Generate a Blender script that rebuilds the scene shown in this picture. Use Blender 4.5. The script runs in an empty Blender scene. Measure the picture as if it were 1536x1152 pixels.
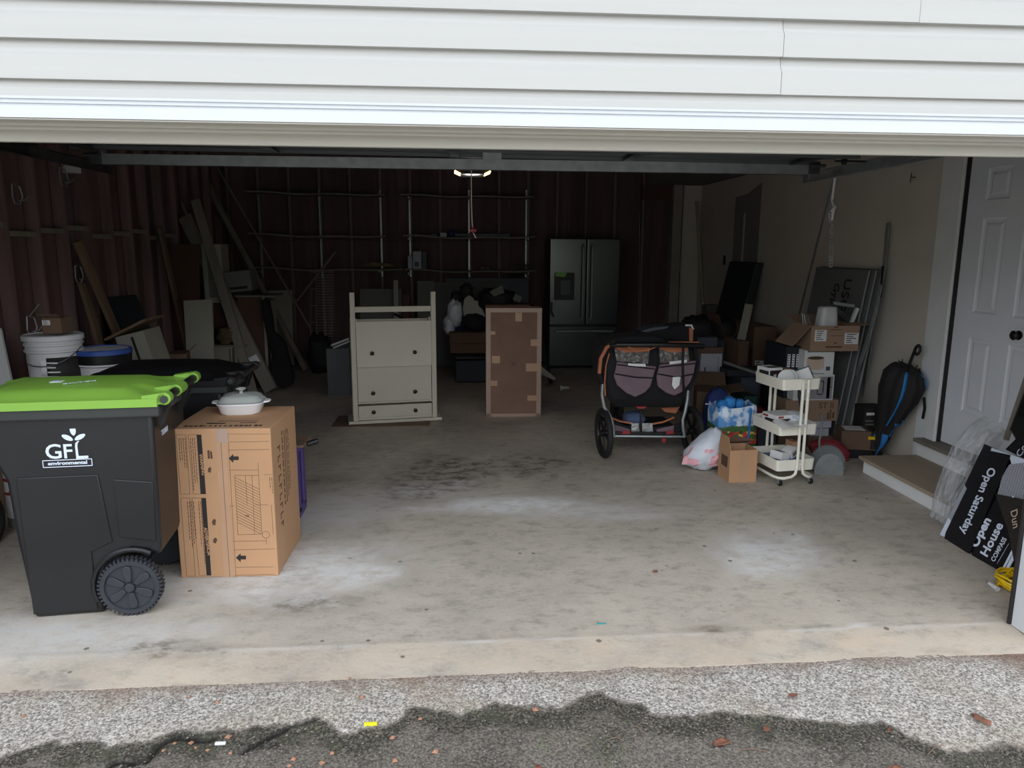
import bpy, bmesh, math, random
from math import *
from mathutils import Vector, Matrix, noise
random.seed(7)
SC = bpy.context.scene
COL = SC.collection
# ---------------------------------------------------------------- camera
F, CH, PI_, YW, RO = 1110.0, 1.635, radians(10.5), radians(4.4), radians(0.3)
CF = Vector((sin(YW)*cos(PI_), cos(YW)*cos(PI_), -sin(PI_)))
r0 = Vector((cos(YW), -sin(YW), 0)); u0 = r0.cross(CF)
CR = r0*cos(RO)+u0*sin(RO); CU = -r0*sin(RO)+u0*cos(RO)
CC = Vector((0, 0, CH))
cam = bpy.data.cameras.new('camera'); co = bpy.data.objects.new('camera', cam); COL.objects.link(co)
co.matrix_world = Matrix(((CR.x, CU.x, -CF.x, 0), (CR.y, CU.y, -CF.y, 0), (CR.z, CU.z, -CF.z, CH), (0, 0, 0, 1)))
cam.sensor_width = 36; cam.lens = F/1536*36; cam.clip_start = .05; cam.clip_end = 300
SC.camera = co
# ---------------------------------------------------------------- light: overcast sky above a dark tree line
SC.view_settings.view_transform = 'Standard'; SC.view_settings.look = 'None'
SC.view_settings.gamma = 1; SC.view_settings.use_curve_mapping = False
SC.view_settings.exposure = 1.3
W = bpy.data.worlds.new('sky'); SC.world = W; W.use_nodes = True
nt = W.node_tree; nt.nodes.clear()
wo = nt.nodes.new('ShaderNodeOutputWorld'); bg = nt.nodes.new('ShaderNodeBackground')
tc = nt.nodes.new('ShaderNodeTexCoord'); sp = nt.nodes.new('ShaderNodeSeparateXYZ')
nz = nt.nodes.new('ShaderNodeTexNoise'); nz.inputs['Scale'].default_value = 5; nz.inputs['Detail'].default_value = 4
ma = nt.nodes.new('ShaderNodeMath'); ma.operation = 'MULTIPLY_ADD'; ma.inputs[1].default_value = .18
rp = nt.nodes.new('ShaderNodeValToRGB')
e = rp.color_ramp.elements
e[0].position = 0.0; e[0].color = (.30, .33, .28, 1)
e[1].position = 1.0; e[1].color = (.62, .70, .80, 1)
for p, c in ((.08, (.38, .42, .35, 1)), (.17, (.35, .37, .34, 1)), (.25, (1.25, 1.33, 1.42, 1)), (.45, (1.15, 1.22, 1.30, 1))):
    n = e.new(p); n.color = c
L = nt.links.new
L(tc.outputs['Generated'], sp.inputs[0]); L(tc.outputs['Generated'], nz.inputs['Vector'])
L(nz.outputs['Fac'], ma.inputs[0]); L(sp.outputs['Z'], ma.inputs[2]); L(ma.outputs[0], rp.inputs[0])
L(rp.outputs[0], bg.inputs[0]); bg.inputs[1].default_value = 1.0; L(bg.outputs[0], wo.inputs[0])
SUN = bpy.data.lights.new('sun', 'SUN'); SUN.energy = .25; SUN.angle = radians(60); SUN.color = (1, .97, .93)
so = bpy.data.objects.new('sun', SUN); COL.objects.link(so)
so.rotation_euler = (radians(38), 0, radians(-20)); so.location = (0, -8, 9)

# ---------------------------------------------------------------- pixel -> world helpers (1536x1152 frame)
def ray(x, y): return CF + CR*((x-768)/F) - CU*((y-576)/F)
def G(x, y, z=0.0): d = ray(x, y); return CC + d*((z-CH)/d.z)
def PY(x, y, Y): d = ray(x, y); return CC + d*(Y/d.y)
def PX(x, y, X): d = ray(x, y); return CC + d*(X/d.x)
def PP(x, y, p, n): d = ray(x, y); return CC + d*((p-CC).dot(n)/d.dot(n))
def V(*a): return Vector(a)
def frame(o, ex, ey):
    ex = ex.normalized(); ez = ex.cross(ey).normalized(); ey = ez.cross(ex)
    return Matrix(((ex.x, ey.x, ez.x, o.x), (ex.y, ey.y, ez.y, o.y), (ex.z, ey.z, ez.z, o.z), (0, 0, 0, 1)))
def TR(x, y, z=0, rz=0): return Matrix.Translation((x, y, z)) @ Matrix.Rotation(rz, 4, 'Z')
def lin(c): c = c/255; return c/12.92 if c <= .04045 else ((c+.055)/1.055)**2.4

# ---------------------------------------------------------------- materials
MC = {}
def mat(name, rgb=(200, 200, 200), rough=.6, metal=0, var=.10, scale=5, bump=0, bscale=60, stretch=None, spec=.5, trans=0, emis=0, alpha=1, ior=1.45):
    if name in MC: return MC[name]
    m = bpy.data.materials.new(name); m.use_nodes = True; t = m.node_tree; b = t.nodes['Principled BSDF']
    c = tuple(lin(v) for v in rgb)
    b.inputs['Roughness'].default_value = rough; b.inputs['Metallic'].default_value = metal
    b.inputs['Specular IOR Level'].default_value = spec; b.inputs['IOR'].default_value = ior
    b.inputs['Transmission Weight'].default_value = trans; b.inputs['Alpha'].default_value = alpha
    if emis: b.inputs['Emission Color'].default_value = (*c, 1); b.inputs['Emission Strength'].default_value = emis
    tcn = t.nodes.new('ShaderNodeTexCoord'); mp = t.nodes.new('ShaderNodeMapping')
    if stretch: mp.inputs['Scale'].default_value = stretch
    n = t.nodes.new('ShaderNodeTexNoise'); n.inputs['Scale'].default_value = scale; n.inputs['Detail'].default_value = 6
    r = t.nodes.new('ShaderNodeValToRGB')
    r.color_ramp.elements[0].position = .3; r.color_ramp.elements[1].position = .7
    r.color_ramp.elements[0].color = (*[v*(1-var) for v in c], 1); r.color_ramp.elements[1].color = (*[min(1, v*(1+var)) for v in c], 1)
    l = t.links.new
    l(tcn.outputs['Object'], mp.inputs[0]); l(mp.outputs[0], n.inputs['Vector']); l(n.outputs['Fac'], r.inputs[0]); l(r.outputs[0], b.inputs['Base Color'])
    if bump:
        n2 = t.nodes.new('ShaderNodeTexNoise'); n2.inputs['Scale'].default_value = bscale; n2.inputs['Detail'].default_value = 4
        bp = t.nodes.new('ShaderNodeBump'); bp.inputs['Strength'].default_value = bump; bp.inputs['Distance'].default_value = .01
        l(mp.outputs[0], n2.inputs['Vector']); l(n2.outputs['Fac'], bp.inputs['Height']); l(bp.outputs[0], b.inputs['Normal'])
    MC[name] = m; return m
WD = (1, 1, .08)
m_stud = mat('stud_wood', (120, 96, 92), .8, var=.35, scale=9, stretch=WD, bump=.2)
m_sheath = [mat('sheathing_%s' % k, c, .85, var=.4, scale=7, stretch=WD, bump=.25) for k, c in zip('abc', ((104, 80, 78), (92, 78, 80), (114, 90, 86)))]
m_backsh = mat('back_sheathing', (98, 78, 77), .85, var=.3, scale=6, stretch=WD, bump=.2)
m_vinyl = mat('vinyl_siding', (186, 185, 183), .45, var=.02, scale=3, stretch=(.1, 1, 8), bump=.03)
m_alum = mat('white_aluminium', (200, 203, 208), .3, var=.02)
m_soff = mat('header_paint', (200, 196, 189), .6, var=.05, stretch=(.1, 1, 1))
m_dry = mat('drywall_paint', (198, 190, 180), .8, var=.06, scale=2)
m_dry2 = mat('grey_drywall', (128, 126, 124), .85, var=.08, scale=2)
m_white = mat('white_trim_paint', (220, 221, 222), .5, var=.04)
m_door = mat('door_paint', (220, 223, 230), .45, var=.03)
m_galv = mat('galvanised_steel', (162, 166, 168), .38, .7, var=.15, scale=14)
m_steel = mat('dark_steel', (88, 90, 92), .45, .8, var=.2, scale=10)
m_panel = mat('garage_door_back', (92, 96, 98), .5, .4, var=.15, scale=3, stretch=(.2, 4, 1))
m_card = mat('cardboard', (178, 138, 104), .85, var=.06, scale=3, bump=.05, bscale=30)
m_card2 = mat('dark_cardboard', (104, 82, 68), .88, var=.1, scale=4)
m_card5 = mat('stack_cardboard', (150, 124, 104), .85, var=.08, scale=3)
m_card3 = mat('light_cardboard', (126, 98, 84), .85, var=.08)
m_tape = mat('packing_tape', (176, 140, 112), .3, var=.04)
m_tapec = mat('clear_tape', (166, 142, 128), .25, var=.05)
m_ink = mat('black_ink', (38, 34, 34), .7, var=.05)
m_inkb = mat('brown_ink', (86, 64, 50), .8, var=.05)
m_paper = mat('white_paper', (215, 215, 215), .7, var=.03)
m_lime = mat('lime_plastic', (124, 168, 66), .38, var=.04, spec=.5)
m_bin = mat('bin_plastic', (31, 31, 33), .36, var=.12, scale=4, bump=.03, bscale=120)
m_bin2 = mat('bin_plastic_rim', (48, 51, 51), .45, var=.1)
m_blk = mat('black_plastic', (20, 20, 22), .4, var=.1)
m_wheel = mat('wheel_plastic', (46, 49, 55), .5, var=.12, scale=12)
m_logo = mat('logo_white', (205, 215, 232), .5, var=.02)
m_cream = mat('cream_lacquer', (188, 181, 166), .42, var=.03)
m_cart = mat('cream_metal', (232, 228, 216), .38, var=.03)
m_knob = mat('dark_knob', (40, 36, 34), .35, .5)
m_bucket = mat('bucket_plastic', (200, 198, 200), .45, var=.05)
m_blue = mat('blue_lid', (46, 74, 140), .4, var=.1)
m_oldw = mat('old_board', (120, 98, 80), .8, var=.25, scale=8, stretch=WD, bump=.15)
m_gwood = mat('grey_board', (130, 122, 112), .75, var=.15, scale=8, stretch=WD)
m_wcab = mat('white_cabinet', (158, 154, 142), .55, var=.08)
m_ss = mat('stainless_steel', (98, 102, 102), .24, .95, var=.06, scale=4, stretch=(1, 1, .05))
m_ssd = mat('dark_stainless', (62, 66, 66), .3, .8, var=.05)  # darker steel tone for fridge cabinet, dispenser paddle and mirror
m_fab = mat('black_fabric', (26, 25, 28), .9, var=.2, bump=.2)
m_mauve = mat('mauve_fabric', (112, 94, 102), .9, var=.1, bump=.1, bscale=150)
m_orange = mat('orange_fabric', (166, 102, 72), .8, var=.1)
m_silver = mat('silver_tube', (165, 172, 176), .3, .7, var=.05)
m_red = mat('red_plastic', (140, 38, 44), .45, var=.1)
m_tyre = mat('tyre_rubber', (24, 24, 25), .75, var=.15, bump=.2)
m_film = mat('clear_film', (205, 208, 212), .07, var=.02, trans=.0, alpha=.34, bump=.6, bscale=26, spec=1.0)
m_glass = mat('lid_glass', (206, 210, 206), .06, alpha=.42, var=0)
m_ceram = mat('white_ceramic', (236, 236, 240), .15, var=.01)
m_bag = mat('white_bag', (205, 210, 220), .35, var=.1, scale=9, bump=.5, bscale=12)
m_pink = mat('pink_print', (226, 168, 178), .4, var=.08, scale=20)
m_navy = mat('navy_fabric', (28, 42, 92), .8, var=.2)
m_sky = mat('sky_blue_fabric', (44, 120, 186), .7, var=.15, scale=12)
m_dkred = mat('red_fabric', (128, 40, 48), .75, var=.15)
m_ora = mat('orange_print', (180, 96, 48), .7)
m_pur = mat('purple_plastic', (74, 58, 116), .4, var=.05)
m_grn = mat('green_plastic', (40, 150, 84), .4, var=.05)
m_tan = mat('tan_step_wood', (156, 140, 120), .65, var=.08, scale=10, stretch=(1, .1, 1))
m_sill = mat('weathered_sill', (122, 114, 104), .7, var=.15)
m_signb = mat('sign_black', (14, 16, 22), .35, var=.05)
m_signw = mat('sign_white', (205, 212, 228), .4, var=.02)
m_yel = mat('yellow_cord', (222, 184, 22), .4, var=.05)
m_glow = mat('lamp_glow', (255, 196, 110), .5, emis=3.2)
m_slate = mat('slate_plastic', (66, 72, 84), .5, var=.1)
m_dk = mat('dark_bag', (34, 34, 38), .7, var=.2, bump=.3, bscale=20)
m_leaf = mat('dead_leaf', (128, 84, 66), .8, var=.3, scale=30)
m_grass = mat('grass_blades', (92, 112, 58), .8, var=.2)
m_ppl = mat('brick_chips', (158, 116, 94), .85, var=.2)
m_peb = mat('grey_pebbles', (120, 114, 108), .85, var=.3, scale=20)
m_lawn = mat('lawn', (112, 120, 96), .9, var=.3, scale=2)
m_brownp = mat('brown_panel', (84, 58, 48), .7, var=.1)
m_greyp = mat('grey_panel', (112, 112, 106), .7, var=.08)
m_dpan = mat('dark_board_paint', (44, 48, 56), .6, var=.1)
m_gold = mat('brown_paper_bag', (92, 76, 58), .8, var=.2, bump=.4, bscale=15)
m_drys = mat('sheet_face', (104, 106, 106), .8, var=.05)
m_drye = mat('sheet_edge', (150, 154, 154), .8, var=.05)
m_tan2 = mat('tan_lens', (196, 176, 160), .5)
m_teal = mat('teal_box', (26, 58, 52), .6)

# ---------------------------------------------------------------- mesh building
WMX = {}
class MB:
    def __init__(s, T=None): s.v = []; s.f = []; s.T = T
    def add(s, vs, fs):
        n = len(s.v)
        s.v += [(s.T @ Vector(v)) if s.T else Vector(v) for v in vs]
        s.f += [tuple(i+n for i in f) for f in fs]; return s
    def hexa(s, p): return s.add(p, [(0, 3, 2, 1), (4, 5, 6, 7), (0, 1, 5, 4), (1, 2, 6, 5), (2, 3, 7, 6), (3, 0, 4, 7)])
    def box(s, x0, y0, z0, x1, y1, z1):
        x0, x1 = sorted((x0, x1)); y0, y1 = sorted((y0, y1)); z0, z1 = sorted((z0, z1))
        return s.hexa([(x0, y0, z0), (x1, y0, z0), (x1, y1, z0), (x0, y1, z0), (x0, y0, z1), (x1, y0, z1), (x1, y1, z1), (x0, y1, z1)])
    def ob(s, c, d, R):
        a, b, e_ = (x/2 for x in d); M = Matrix.Translation(c) @ R.to_4x4()
        return s.hexa([M @ Vector(p) for p in ((-a, -b, -e_), (a, -b, -e_), (a, b, -e_), (-a, b, -e_), (-a, -b, e_), (a, -b, e_), (a, b, e_), (-a, b, e_))])
    def bar(s, p, q, w, t, hint=(0, 0, 1)):      # beam p->q ; w across 'hint x dir', t along hint
        p = Vector(p); q = Vector(q); d = (q-p).normalized(); h = Vector(hint)
        a = d.cross(h).normalized()*(w/2); b = a.cross(d).normalized()*(t/2)
        return s.hexa([p-a-b, p+a-b, p+a+b, p-a+b, q-a-b, q+a-b, q+a+b, q-a+b])
    def slab(s, pts, off):                        # polygon pts extruded by off
        pts = [Vector(p) for p in pts]; off = Vector(off); n = len(pts)
        return s.add(pts+[p+off for p in pts], [tuple(range(n))[::-1], tuple(range(n, 2*n))]+[(i, (i+1) % n, n+(i+1) % n, n+i) for i in range(n)])
    def ring(s, c, r, ax, n, ph=0):
        ax = Vector(ax).normalized(); a = ax.orthogonal().normalized(); b = ax.cross(a)
        return [Vector(c)+(a*cos(2*pi*i/n+ph)+b*sin(2*pi*i/n+ph))*r for i in range(n)]
    def loft(s, rings, cap=True, closed=False):
        n = len(rings[0]); vs = [p for r in rings for p in r]; fs = []
        m = len(rings); rng = m if closed else m-1
        for j in range(rng):
            for i in range(n):
                a = j*n+i; b = j*n+(i+1) % n; k = ((j+1) % m)*n
                fs.append((a, b, k+(i+1) % n, k+i))
        if cap and not closed: fs += [tuple(range(n))[::-1], tuple(range((m-1)*n, m*n))]
        return s.add(vs, fs)
    def cyl(s, p, q, r0, r1=None, n=16):
        p = Vector(p); q = Vector(q); r1 = r0 if r1 is None else r1
        return s.loft([s.ring(p, r0, q-p, n), s.ring(q, r1, q-p, n)])
    def tube(s, pts, r, n=8, closed=False):
        pts = [Vector(p) for p in pts]; m = len(pts); rings = []; prev = None
        for i, p in enumerate(pts):
            d = (pts[(i+1) % m]-pts[i-1]) if closed else (pts[min(i+1, m-1)]-pts[max(i-1, 0)])
            d.normalize()
            a = d.orthogonal().normalized() if prev is None else (prev-d*prev.dot(d)).normalized()
            prev = a; b = d.cross(a); rr = r[i] if isinstance(r, (list, tuple)) else r
            rings.append([p+(a*cos(2*pi*k/n)+b*sin(2*pi*k/n))*rr for k in range(n)])
        return s.loft(rings, closed=closed)
    def lathe(s, prof, c, n=24, ax=(0, 0, 1), cap=True):
        c = Vector(c); ax = Vector(ax).normalized()
        return s.loft([s.ring(c+ax*z, max(r, 1e-4), ax, n) for r, z in prof], cap=cap)
    def grid(s, nx, ny, fn):
        vs = [fn(i/nx, j/ny) for j in range(ny+1) for i in range(nx+1)]
        return s.add(vs, [(j*(nx+1)+i, j*(nx+1)+i+1, (j+1)*(nx+1)+i+1, (j+1)*(nx+1)+i) for j in range(ny) for i in range(nx)])
    def build(s, name, m, parent=None, bevel=0, smooth=False, label=None, kind=None, cat=None, group=None, solid=0, sub=0, seg=2, ang=40, nrm=True):
        vs = s.v
        if parent is not None: T = WMX[parent.name]; loc = None
        else:
            xs = [v.x for v in vs]; ys = [v.y for v in vs]; zs = [v.z for v in vs]
            loc = Vector(((min(xs)+max(xs))/2, (min(ys)+max(ys))/2, min(zs))); T = Matrix.Translation(loc)
        Ti = T.inverted(); me = bpy.data.meshes.new(name)
        me.from_pydata([Ti @ v for v in vs], [], s.f)
        if nrm:
            bm = bmesh.new(); bm.from_mesh(me); bmesh.ops.recalc_face_normals(bm, faces=bm.faces); bm.to_mesh(me); bm.free()
        me.materials.append(m)
        if smooth:
            for p in me.polygons: p.use_smooth = True
            if smooth != 2: me.set_sharp_from_angle(angle=radians(ang))
        o = bpy.data.objects.new(name, me); COL.objects.link(o)
        if parent is not None: o.parent = parent
        else: o.location = loc
        WMX[o.name] = T
        if solid: d = o.modifiers.new('solid', 'SOLIDIFY'); d.thickness = solid; d.offset = 0
        if bevel: d = o.modifiers.new('bevel', 'BEVEL'); d.width = bevel; d.segments = seg; d.limit_method = 'ANGLE'
        if sub: d = o.modifiers.new('sub', 'SUBSURF'); d.levels = sub; d.render_levels = sub
        if label: o['label'] = label
        if cat: o['category'] = cat
        if group: o['group'] = group
        if kind: o['kind'] = kind
        return o
def thing(name, label, cat, loc=(0, 0, 0), rz=0, group=None, R=None):
    o = bpy.data.objects.new(name, None); o.empty_display_size = .1; COL.objects.link(o)
    o.location = loc
    T = Matrix.Translation(loc) @ (R.to_4x4() if R else Matrix.Rotation(rz, 4, 'Z'))
    o.rotation_euler = T.to_euler()
    o['label'] = label; o['category'] = cat
    if group: o['group'] = group
    WMX[o.name] = T; return o
def TT(o): return WMX[o.name]
def dup(src, M, label=None, group=None, par=None):
    c = src.copy(); COL.objects.link(c)
    if par is None:
        c.matrix_world = M
        if label: c['label'] = label
        if group: c['group'] = group
    else: c.parent = par
    WMX[c.name] = M
    for ch in list(src.children): dup(ch, M, par=c)
    return c
def text(s, size, m, parent, T, bold=0, name='lettering', sx=1, ext=.0006, align='CENTER', **kw):
    cu = bpy.data.curves.new('t', 'FONT'); cu.body = s; cu.size = size; cu.align_x = align; cu.align_y = 'CENTER'
    cu.offset = bold; cu.extrude = ext; cu.resolution_u = 3
    o = bpy.data.objects.new('t', cu); COL.objects.link(o)
    bpy.context.view_layer.update()
    me = bpy.data.meshes.new_from_object(o.evaluated_get(bpy.context.evaluated_depsgraph_get()))
    mb = MB(T); mb.add([(v.co.x*sx, v.co.y, v.co.z) for v in me.vertices], [tuple(p.vertices) for p in me.polygons])
    bpy.data.objects.remove(o); bpy.data.curves.remove(cu); bpy.data.meshes.remove(me)
    return mb.build(name, m, parent, nrm=False, **kw)
def st(mb, name, m, parent=None, **kw):
    return mb.build(name, m, parent, kind=None if parent else 'structure', **kw)
def cbox(name, label, cat, x0, x1, y0, y1, z0, z1, m, rz=0, group=None, tape=None, labels=(), flaps=(), bevel=.004, tilt=None, texts=(), partname='carton', prints=(), hollow=False):
    """a carton; labels/texts/prints live on the front (-y) face in u,v fractions"""
    cx, cy = (x0+x1)/2, (y0+y1)/2; a, b, h = (x1-x0)/2, (y1-y0)/2, z1-z0
    R = Matrix.Rotation(rz, 3, 'Z')
    if tilt: R = R @ Matrix.Rotation(tilt[0], 3, tilt[1])
    t = thing(name, label, cat, (cx, cy, z0), group=group, R=R); T = TT(t)
    if hollow:
        w = .006
        MB(T).box(-a, -b, 0, a, b, w).box(-a, -b, w, a, -b+w, h).box(-a, b-w, w, a, b, h).box(-a, -b+w, w, -a+w, b-w, h).box(a-w, -b+w, w, a, b-w, h).build(partname, m, t)
    else: MB(T).box(-a, -b, 0, a, b, h).build(partname, m, t, bevel=bevel)
    if tape: 
        c, w, tm = tape; c = (c-.5)*2*a
        MB(T).box(c-w/2, -b-.0012, 0.002, c+w/2, -b+.0005, h+.001).box(c-w/2, -b, h, c+w/2, b, h+.0015).build('tape', tm, t)
    for u0, v0, u1, v1 in labels:
        MB(T).box((u0-.5)*2*a, -b-.0015, v0*h, (u1-.5)*2*a, -b, v1*h).build('paper_label', m_paper, t)
        q = MB(T); n = 5
        for i in range(n):
            vv = v0+(v1-v0)*(i+.7)/(n+.5)
            q.box((u0+(u1-u0)*.12-.5)*2*a, -b-.002, vv*h, (u0+(u1-u0)*random.uniform(.5, .9)-.5)*2*a, -b-.0014, (vv+(v1-v0)*.07)*h)
        q.build('printed_line', m_ink, t)
    for u0, v0, u1, v1, pm in prints:
        MB(T).box((u0-.5)*2*a, -b-.0015, v0*h, (u1-.5)*2*a, -b, v1*h).build('printed_panel', pm, t)
    for s_, u, v, size, tm in texts:
        text(s_, size, tm, t, T @ frame(V((u-.5)*2*a, -b-.0022, v*h), V(1, 0, 0), V(0, 0, 1)))
    for side, angd, ln in flaps:     # side: 'f','b','l','r'
        an = radians(angd); k = .004
        if side in 'lr':
            sgn = -1 if side == 'l' else 1
            p0 = V(sgn*a, -b, h); d = V(sgn*cos(an), 0, sin(an))*ln; MB(T).slab([p0, p0+V(0, 2*b, 0), p0+V(0, 2*b, 0)+d, p0+d], V(-sgn*sin(an), 0, cos(an)*1)*k).build('flap', m, t)
        else:
            sgn = -1 if side == 'f' else 1
            p0 = V(-a, sgn*b, h); d = V(0, sgn*cos(an), sin(an))*ln; MB(T).slab([p0, p0+V(2*a, 0, 0), p0+V(2*a, 0, 0)+d, p0+d], V(0, -sgn*sin(an), cos(an))*k).build('flap', m, t)
    return t
def pbox(name, label, cat, x0, y0, x1, y1, Y, d, m, floor=False, **kw):
    p = PY(x0, y1, Y); q = PY(x1, y0, Y)
    return cbox(name, label, cat, p.x, q.x, Y, Y+d, 0 if floor else p.z, q.z, m, **kw)
def lean(name, label, cat, top, bot, w, t, m, hint=(0, 1, 0), bevel=.002, group=None):
    return MB().bar(top, bot, w, t, hint).build(name, m, None, bevel=bevel, label=label, cat=cat, group=group)
def blob(c, rad, m, name, parent=None, amp=.15, fr=3, nu=28, nv=18, seed=0, p=.8, flat=True, **kw):
    c = Vector(c)
    def fn(u, v):
        th = 2*pi*u; ph = pi*(v-.5)
        sg = lambda x, e_: (abs(x)**e_)*(1 if x >= 0 else -1)
        d = V(sg(cos(ph), p)*sg(cos(th), p), sg(cos(ph), p)*sg(sin(th), p), sg(sin(ph), p))
        n = noise.noise(d*fr+V(seed, seed*2, 0))*amp + noise.noise(d*fr*2.7+V(seed, 0, 5))*amp*.5
        q = c+V(d.x*rad[0], d.y*rad[1], d.z*rad[2])*(1+n)
        if flat: q.z = max(q.z, c.z-rad[2]*.98)
        return q
    mb = MB()
    vs = [fn(i/nu, j/nv) for j in range(1, nv) for i in range(nu)]
    fs = [(j*nu+i, j*nu+(i+1) % nu, (j+1)*nu+(i+1) % nu, (j+1)*nu+i) for j in range(nv-2) for i in range(nu)]
    n0 = len(vs); vs += [fn(0, 0), fn(0, 1)]
    fs += [(n0, (i+1) % nu, i) for i in range(nu)]+[(n0+1, (nv-2)*nu+i, (nv-2)*nu+(i+1) % nu) for i in range(nu)]
    return mb.add(vs, fs).build(name, m, parent, smooth=2, **kw)
# ================================================================ STRUCTURE
LX, RX, BY, FY = -3.1, 3.5, 10.6, 2.85       # stud face left, drywall right, stud face back, inner face of front wall
def ssm(a, b, x): x = max(0, min(1, (x-a)/(b-a))); return x*x*(3-2*x)
def attr_mat(name, build):
    m = bpy.data.materials.new(name); m.use_nodes = True; build(m.node_tree, m.node_tree.nodes['Principled BSDF']); return m
def nod(t, ty, **kw):
    n = t.nodes.new(ty)
    for k, v in kw.items():
        if k in n.inputs.keys(): n.inputs[k].default_value = v
        else: setattr(n, k, v)
    return n
def mixc(t, fac, a, b, bt='MIX'):
    n = t.nodes.new('ShaderNodeMix'); n.data_type = 'RGBA'; n.blend_type = bt
    for s, v in ((0, fac), (6, a), (7, b)):
        if isinstance(v, (int, float)): n.inputs[s].default_value = v
        elif isinstance(v, tuple): n.inputs[s].default_value = (*[lin(c) for c in v], 1)
        else: t.links.new(v, n.inputs[s])
    return n.outputs[2]
def ramp(t, src, a, b):
    n = nod(t, 'ShaderNodeMapRange'); n.interpolation_type = 'SMOOTHSTEP'
    n.inputs['From Min'].default_value = a; n.inputs['From Max'].default_value = b; t.links.new(src, n.inputs[0]); return n.outputs[0]
def tnoise(t, sc, det=6, st=None, rough=.6):
    tcn = nod(t, 'ShaderNodeTexCoord'); mp = nod(t, 'ShaderNodeMapping')
    if st: mp.inputs['Scale'].default_value = st
    n = nod(t, 'ShaderNodeTexNoise', Scale=sc, Detail=det, Roughness=rough); t.links.new(tcn.outputs['Object'], mp.inputs[0]); t.links.new(mp.outputs[0], n.inputs['Vector']); return n.outputs['Fac']
def mmul(t, a, b, op='MULTIPLY'):
    n = nod(t, 'ShaderNodeMath', operation=op)
    for i, v in enumerate((a, b)):
        if isinstance(v, (int, float)): n.inputs[i].default_value = v
        else: t.links.new(v, n.inputs[i])
    return n.outputs[0]
def conc(t, b):
    at = nod(t, 'ShaderNodeAttribute', attribute_name='stain'); sp_ = nod(t, 'ShaderNodeSeparateColor'); t.links.new(at.outputs['Color'], sp_.inputs[0])
    n1 = tnoise(t, 1.6, 8, rough=.62); n2 = tnoise(t, 9, 10, (1, 1.6, 1), .72); n3 = tnoise(t, 55, 6)
    c = mixc(t, ramp(t, n1, .32, .7), (168, 159, 148), (190, 180, 167))
    c = mixc(t, mmul(t, ramp(t, n2, .46, .72), .7), c, (128, 122, 114))
    n4 = tnoise(t, 22, 8, (1, 1.5, 1), .8); c = mixc(t, mmul(t, ramp(t, n4, .55, .72), .5), c, (104, 98, 92)); n5 = tnoise(t, 3.2, 9, (1, 1.8, 1), .75); c = mixc(t, mmul(t, ramp(t, n5, .55, .75), .45), c, (118, 110, 102))
    c = mixc(t, mmul(t, ramp(t, n3, .45, .75), .25), c, (206, 198, 186))
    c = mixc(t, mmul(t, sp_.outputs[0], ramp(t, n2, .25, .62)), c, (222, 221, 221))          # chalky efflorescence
    c = mixc(t, mmul(t, sp_.outputs[1], ramp(t, n2, .62, .34)), c, (66, 57, 50))           # oil and tyre stains, plus broad darker areas deeper in
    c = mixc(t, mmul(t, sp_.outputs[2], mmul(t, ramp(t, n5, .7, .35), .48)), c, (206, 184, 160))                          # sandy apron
    v = nod(t, 'ShaderNodeTexVoronoi', Scale=5.5, Randomness=1.0); tcn = nod(t, 'ShaderNodeTexCoord'); t.links.new(tcn.outputs['Object'], v.inputs['Vector'])
    c = mixc(t, mmul(t, ramp(t, v.outputs['Distance'], .075, .055), mmul(t, ramp(t, n1, .42, .5), .7)), c, (60, 54, 48))
    t.links.new(c, b.inputs['Base Color']); b.inputs['Specular IOR Level'].default_value = .35
    t.links.new(ramp(t, n1, .2, 1.3), b.inputs['Roughness'])
    r = nod(t, 'ShaderNodeMapRange'); r.inputs['To Min'].default_value = .42; r.inputs['To Max'].default_value = .75; t.links.new(n2, r.inputs[0]); t.links.new(r.outputs[0], b.inputs['Roughness'])
    bp = nod(t, 'ShaderNodeBump', Strength=.35, Distance=.006); t.links.new(n3, bp.inputs['Height']); t.links.new(bp.outputs[0], b.inputs['Normal'])
m_conc = attr_mat('stained_concrete', conc)
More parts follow.
